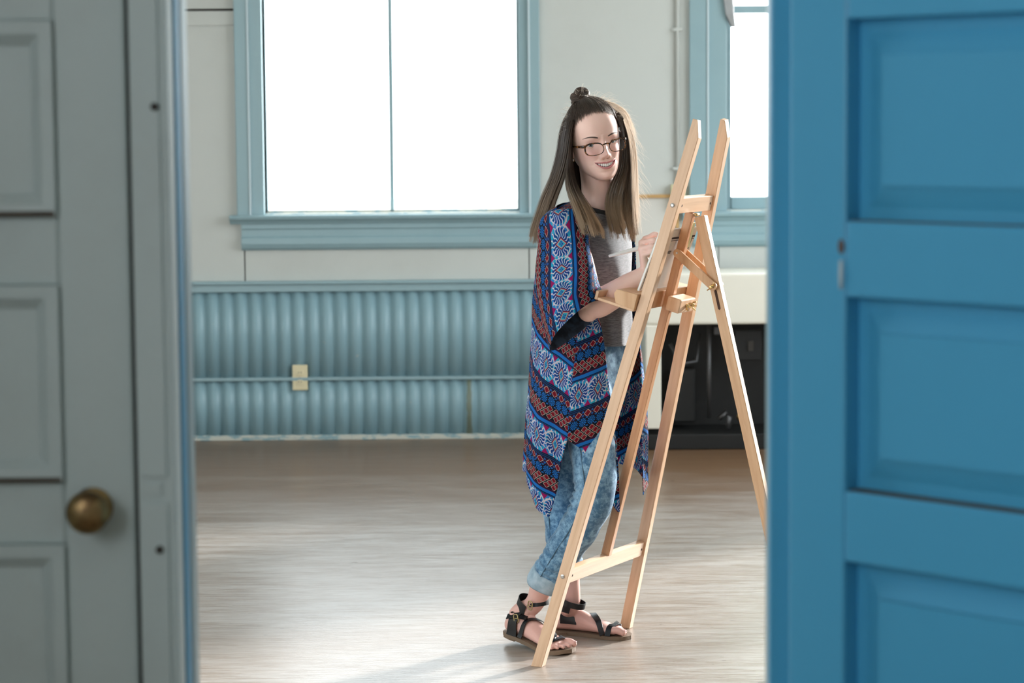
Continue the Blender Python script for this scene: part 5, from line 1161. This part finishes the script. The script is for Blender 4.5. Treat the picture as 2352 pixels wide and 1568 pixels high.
def curtain(polys, n, jit=.006, r=.00062, npts=18, cut=.17, clump=.006, seed=0):
    PL = np.array([resamp(path(*p), npts + 8) for p in polys]); ns = len(polys); kk = np.linspace(0, 1, npts + 8); cl = np.random.default_rng(seed); nc_ = 26; cs_ = cl.uniform(0, 1, nc_); co = cl.normal(size=(nc_, 3)) * np.array((clump, clump * 1.6, clump * .3)); cc_ = 1 - cut * .6 * cl.uniform(0, 1, nc_)
    for k in range(n):
        s = rg.uniform(0, 1); j = int(np.abs(cs_ - s).argmin()); f = s * (ns - 1); i = min(int(f), ns - 2); w = f - i; w2 = w * w * (3 - 2 * w)
        sc = cs_[j]; f2 = sc * (ns - 1); i2 = min(int(f2), ns - 2); w3 = f2 - i2; w3 = w3 * w3 * (3 - 2 * w3); Pc = PL[i2] * (1 - w3) + PL[i2 + 1] * w3; P = PL[i] * (1 - w2) + PL[i + 1] * w2
        P = P * (1 - .42 * kk)[:, None] + Pc * (.42 * kk)[:, None]                      # hairs gather into locks towards the tips
        o = np.array((rg.normal() * jit * .6, rg.normal() * jit, rg.normal() * .003)); ph = rg.uniform(0, 6.28); stray = 2.2 if rg.uniform() < .05 else 1
        P = P + (o * stray + co[j]) * (kk * .9 + .1)[:, None] + np.outer(np.sin(kk * 3.5 + ph) * .0016 * stray * kk, (1, 0, 0)); L = cc_[j] - cut * rg.uniform(0, 1)**2; P = P[:max(6, int((npts + 8) * L))]
        strand(P, r * rg.uniform(.7, 1.25), .6 * rg.uniform(0, 1) + .4 * (j % 5) / 4, tip=.25, root=.4)
STK = [.10, 1.0]
curtain([[(1326, 247, 7.22), (1304, 262, 7.23), (1289, 300, 7.25), (1282, 350, 7.26), (1270, 402, 7.26), (1248, 456, 7.26), (1229, 512, 7.25), (1212, 569, 7.24)],
         [(1328, 250, 7.19), (1307, 266, 7.17), (1297, 305, 7.17), (1291, 355, 7.17), (1279, 406, 7.18), (1260, 458, 7.19), (1243, 515, 7.19), (1228, 570, 7.19)],
         [(1348, 266, 7.19), (1319, 276, 7.14), (1308, 318, 7.120), (1303, 362, 7.122), (1293, 405, 7.13), (1276, 450, 7.14), (1257, 505, 7.16), (1240, 565, 7.17)]], 3400, .005, seed=1)
flush('back_lock', hair, HAIR)
curtain([[(1318, 270, 7.15), (1309, 305, 7.130), (1304, 350, 7.128), (1300, 395, 7.115), (1303, 430, 7.070), (1314, 465, 7.010), (1330, 510, 6.965), (1342, 550, 6.955)],
         [(1319, 280, 7.16), (1312, 320, 7.145), (1308, 362, 7.15), (1311, 405, 7.13), (1323, 440, 7.085), (1341, 475, 7.025), (1358, 514, 6.985), (1372, 552, 6.98)],
         [(1319, 300, 7.18), (1313, 335, 7.17), (1312, 378, 7.18), (1319, 420, 7.16), (1335, 452, 7.11), (1355, 484, 7.055), (1379, 522, 7.030), (1397, 562, 7.035)]], 2800, .005, seed=2)
flush('front_lock', hair, HAIR)
STK = [0, .2]
curtain([[(1312, 320, 7.25), (1312, 390, 7.27), (1320, 440, 7.28), (1335, 505, 7.27)], [(1360, 320, 7.30), (1362, 390, 7.31), (1365, 440, 7.31), (1370, 505, 7.30)], [(1425, 320, 7.28), (1420, 390, 7.28), (1412, 440, 7.27), (1410, 505, 7.25)]], 1500, .008, .0010)
flush('nape_hair', hair, HAIR)
STK = [.10, 1.0]
curtain([[(1395, 250, 7.19), (1416, 268, 7.17), (1427, 300, 7.165), (1427, 345, 7.175), (1421, 390, 7.185), (1405, 430, 7.17), (1396, 470, 7.12), (1403, 515, 7.085), (1412, 562, 7.075)],
         [(1392, 247, 7.21), (1420, 264, 7.20), (1434, 298, 7.20), (1438, 345, 7.20), (1436, 392, 7.21), (1424, 436, 7.19), (1418, 480, 7.14), (1428, 525, 7.105), (1438, 565, 7.10)],
         [(1388, 244, 7.23), (1422, 260, 7.23), (1440, 295, 7.23), (1449, 345, 7.23), (1452, 400, 7.24), (1454, 450, 7.22), (1458, 508, 7.17), (1464, 567, 7.14)]], 3600, .005, seed=3)
flush('side_lock', hair, HAIR)
# loose flyaway hairs, their backlit rim put in as a paler colour
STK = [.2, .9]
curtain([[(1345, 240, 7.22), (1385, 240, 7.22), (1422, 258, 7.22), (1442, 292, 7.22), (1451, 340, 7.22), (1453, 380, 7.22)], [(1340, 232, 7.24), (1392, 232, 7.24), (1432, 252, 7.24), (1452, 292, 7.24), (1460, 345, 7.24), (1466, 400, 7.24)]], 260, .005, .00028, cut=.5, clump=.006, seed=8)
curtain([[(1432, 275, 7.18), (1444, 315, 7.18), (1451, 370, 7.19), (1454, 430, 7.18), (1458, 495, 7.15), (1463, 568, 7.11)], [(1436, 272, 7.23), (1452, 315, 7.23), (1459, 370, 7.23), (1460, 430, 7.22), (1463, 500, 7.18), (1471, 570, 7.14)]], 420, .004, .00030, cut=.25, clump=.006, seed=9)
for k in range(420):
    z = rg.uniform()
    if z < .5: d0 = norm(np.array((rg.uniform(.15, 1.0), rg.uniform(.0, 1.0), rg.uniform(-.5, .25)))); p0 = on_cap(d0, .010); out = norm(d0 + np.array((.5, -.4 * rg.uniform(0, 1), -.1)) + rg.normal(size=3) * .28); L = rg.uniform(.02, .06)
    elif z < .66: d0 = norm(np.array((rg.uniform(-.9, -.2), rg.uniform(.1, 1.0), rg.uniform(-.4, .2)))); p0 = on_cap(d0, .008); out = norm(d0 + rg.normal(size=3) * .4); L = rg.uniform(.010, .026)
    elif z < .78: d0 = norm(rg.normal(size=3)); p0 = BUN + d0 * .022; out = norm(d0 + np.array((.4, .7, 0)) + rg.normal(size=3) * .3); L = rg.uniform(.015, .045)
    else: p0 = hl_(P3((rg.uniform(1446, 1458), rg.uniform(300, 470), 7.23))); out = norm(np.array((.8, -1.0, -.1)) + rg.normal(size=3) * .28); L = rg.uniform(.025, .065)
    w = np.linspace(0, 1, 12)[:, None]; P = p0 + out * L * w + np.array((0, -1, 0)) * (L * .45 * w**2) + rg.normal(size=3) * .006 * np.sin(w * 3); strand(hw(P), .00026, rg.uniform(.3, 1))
flush('flyaway_hairs', hair, HAIR_RIM)
# ---------------------------------------------------------------- brush in her hand
BRW = Mat('white_lacquered_handle', (.82, .82, .80), .3); BRF = Mat('nickel_ferrule', (.6, .6, .6), .25, 1.0); BRB = Mat('brush_bristles', (.2, .12, .06), .8)
b0, b1 = P3((1398, 588, 7.045)), P3((1500, 562, 7.028)); bd = norm(b1 - b0); br = thing('paintbrush', 'white-handled paintbrush held in her hand', 'paintbrush', b0.tolist())
MB().tube([b0, b0 + bd * .002, b0 + bd * .03, b0 + bd * .09, b0 + bd * .125], [.0026, .0042, .0054, .0066, .0046], 14).build('handle', BRW, br, smooth=True)
MB().tube([b0 + bd * .124, b0 + bd * .142], [.0042, .0048], 14).build('ferrule', BRF, br, smooth=True); MB().tube([b0 + bd * .141, b0 + bd * .155, b0 + bd * .168], [.0046, .0048, .0008], 12).build('bristles', BRB, br, smooth=True)
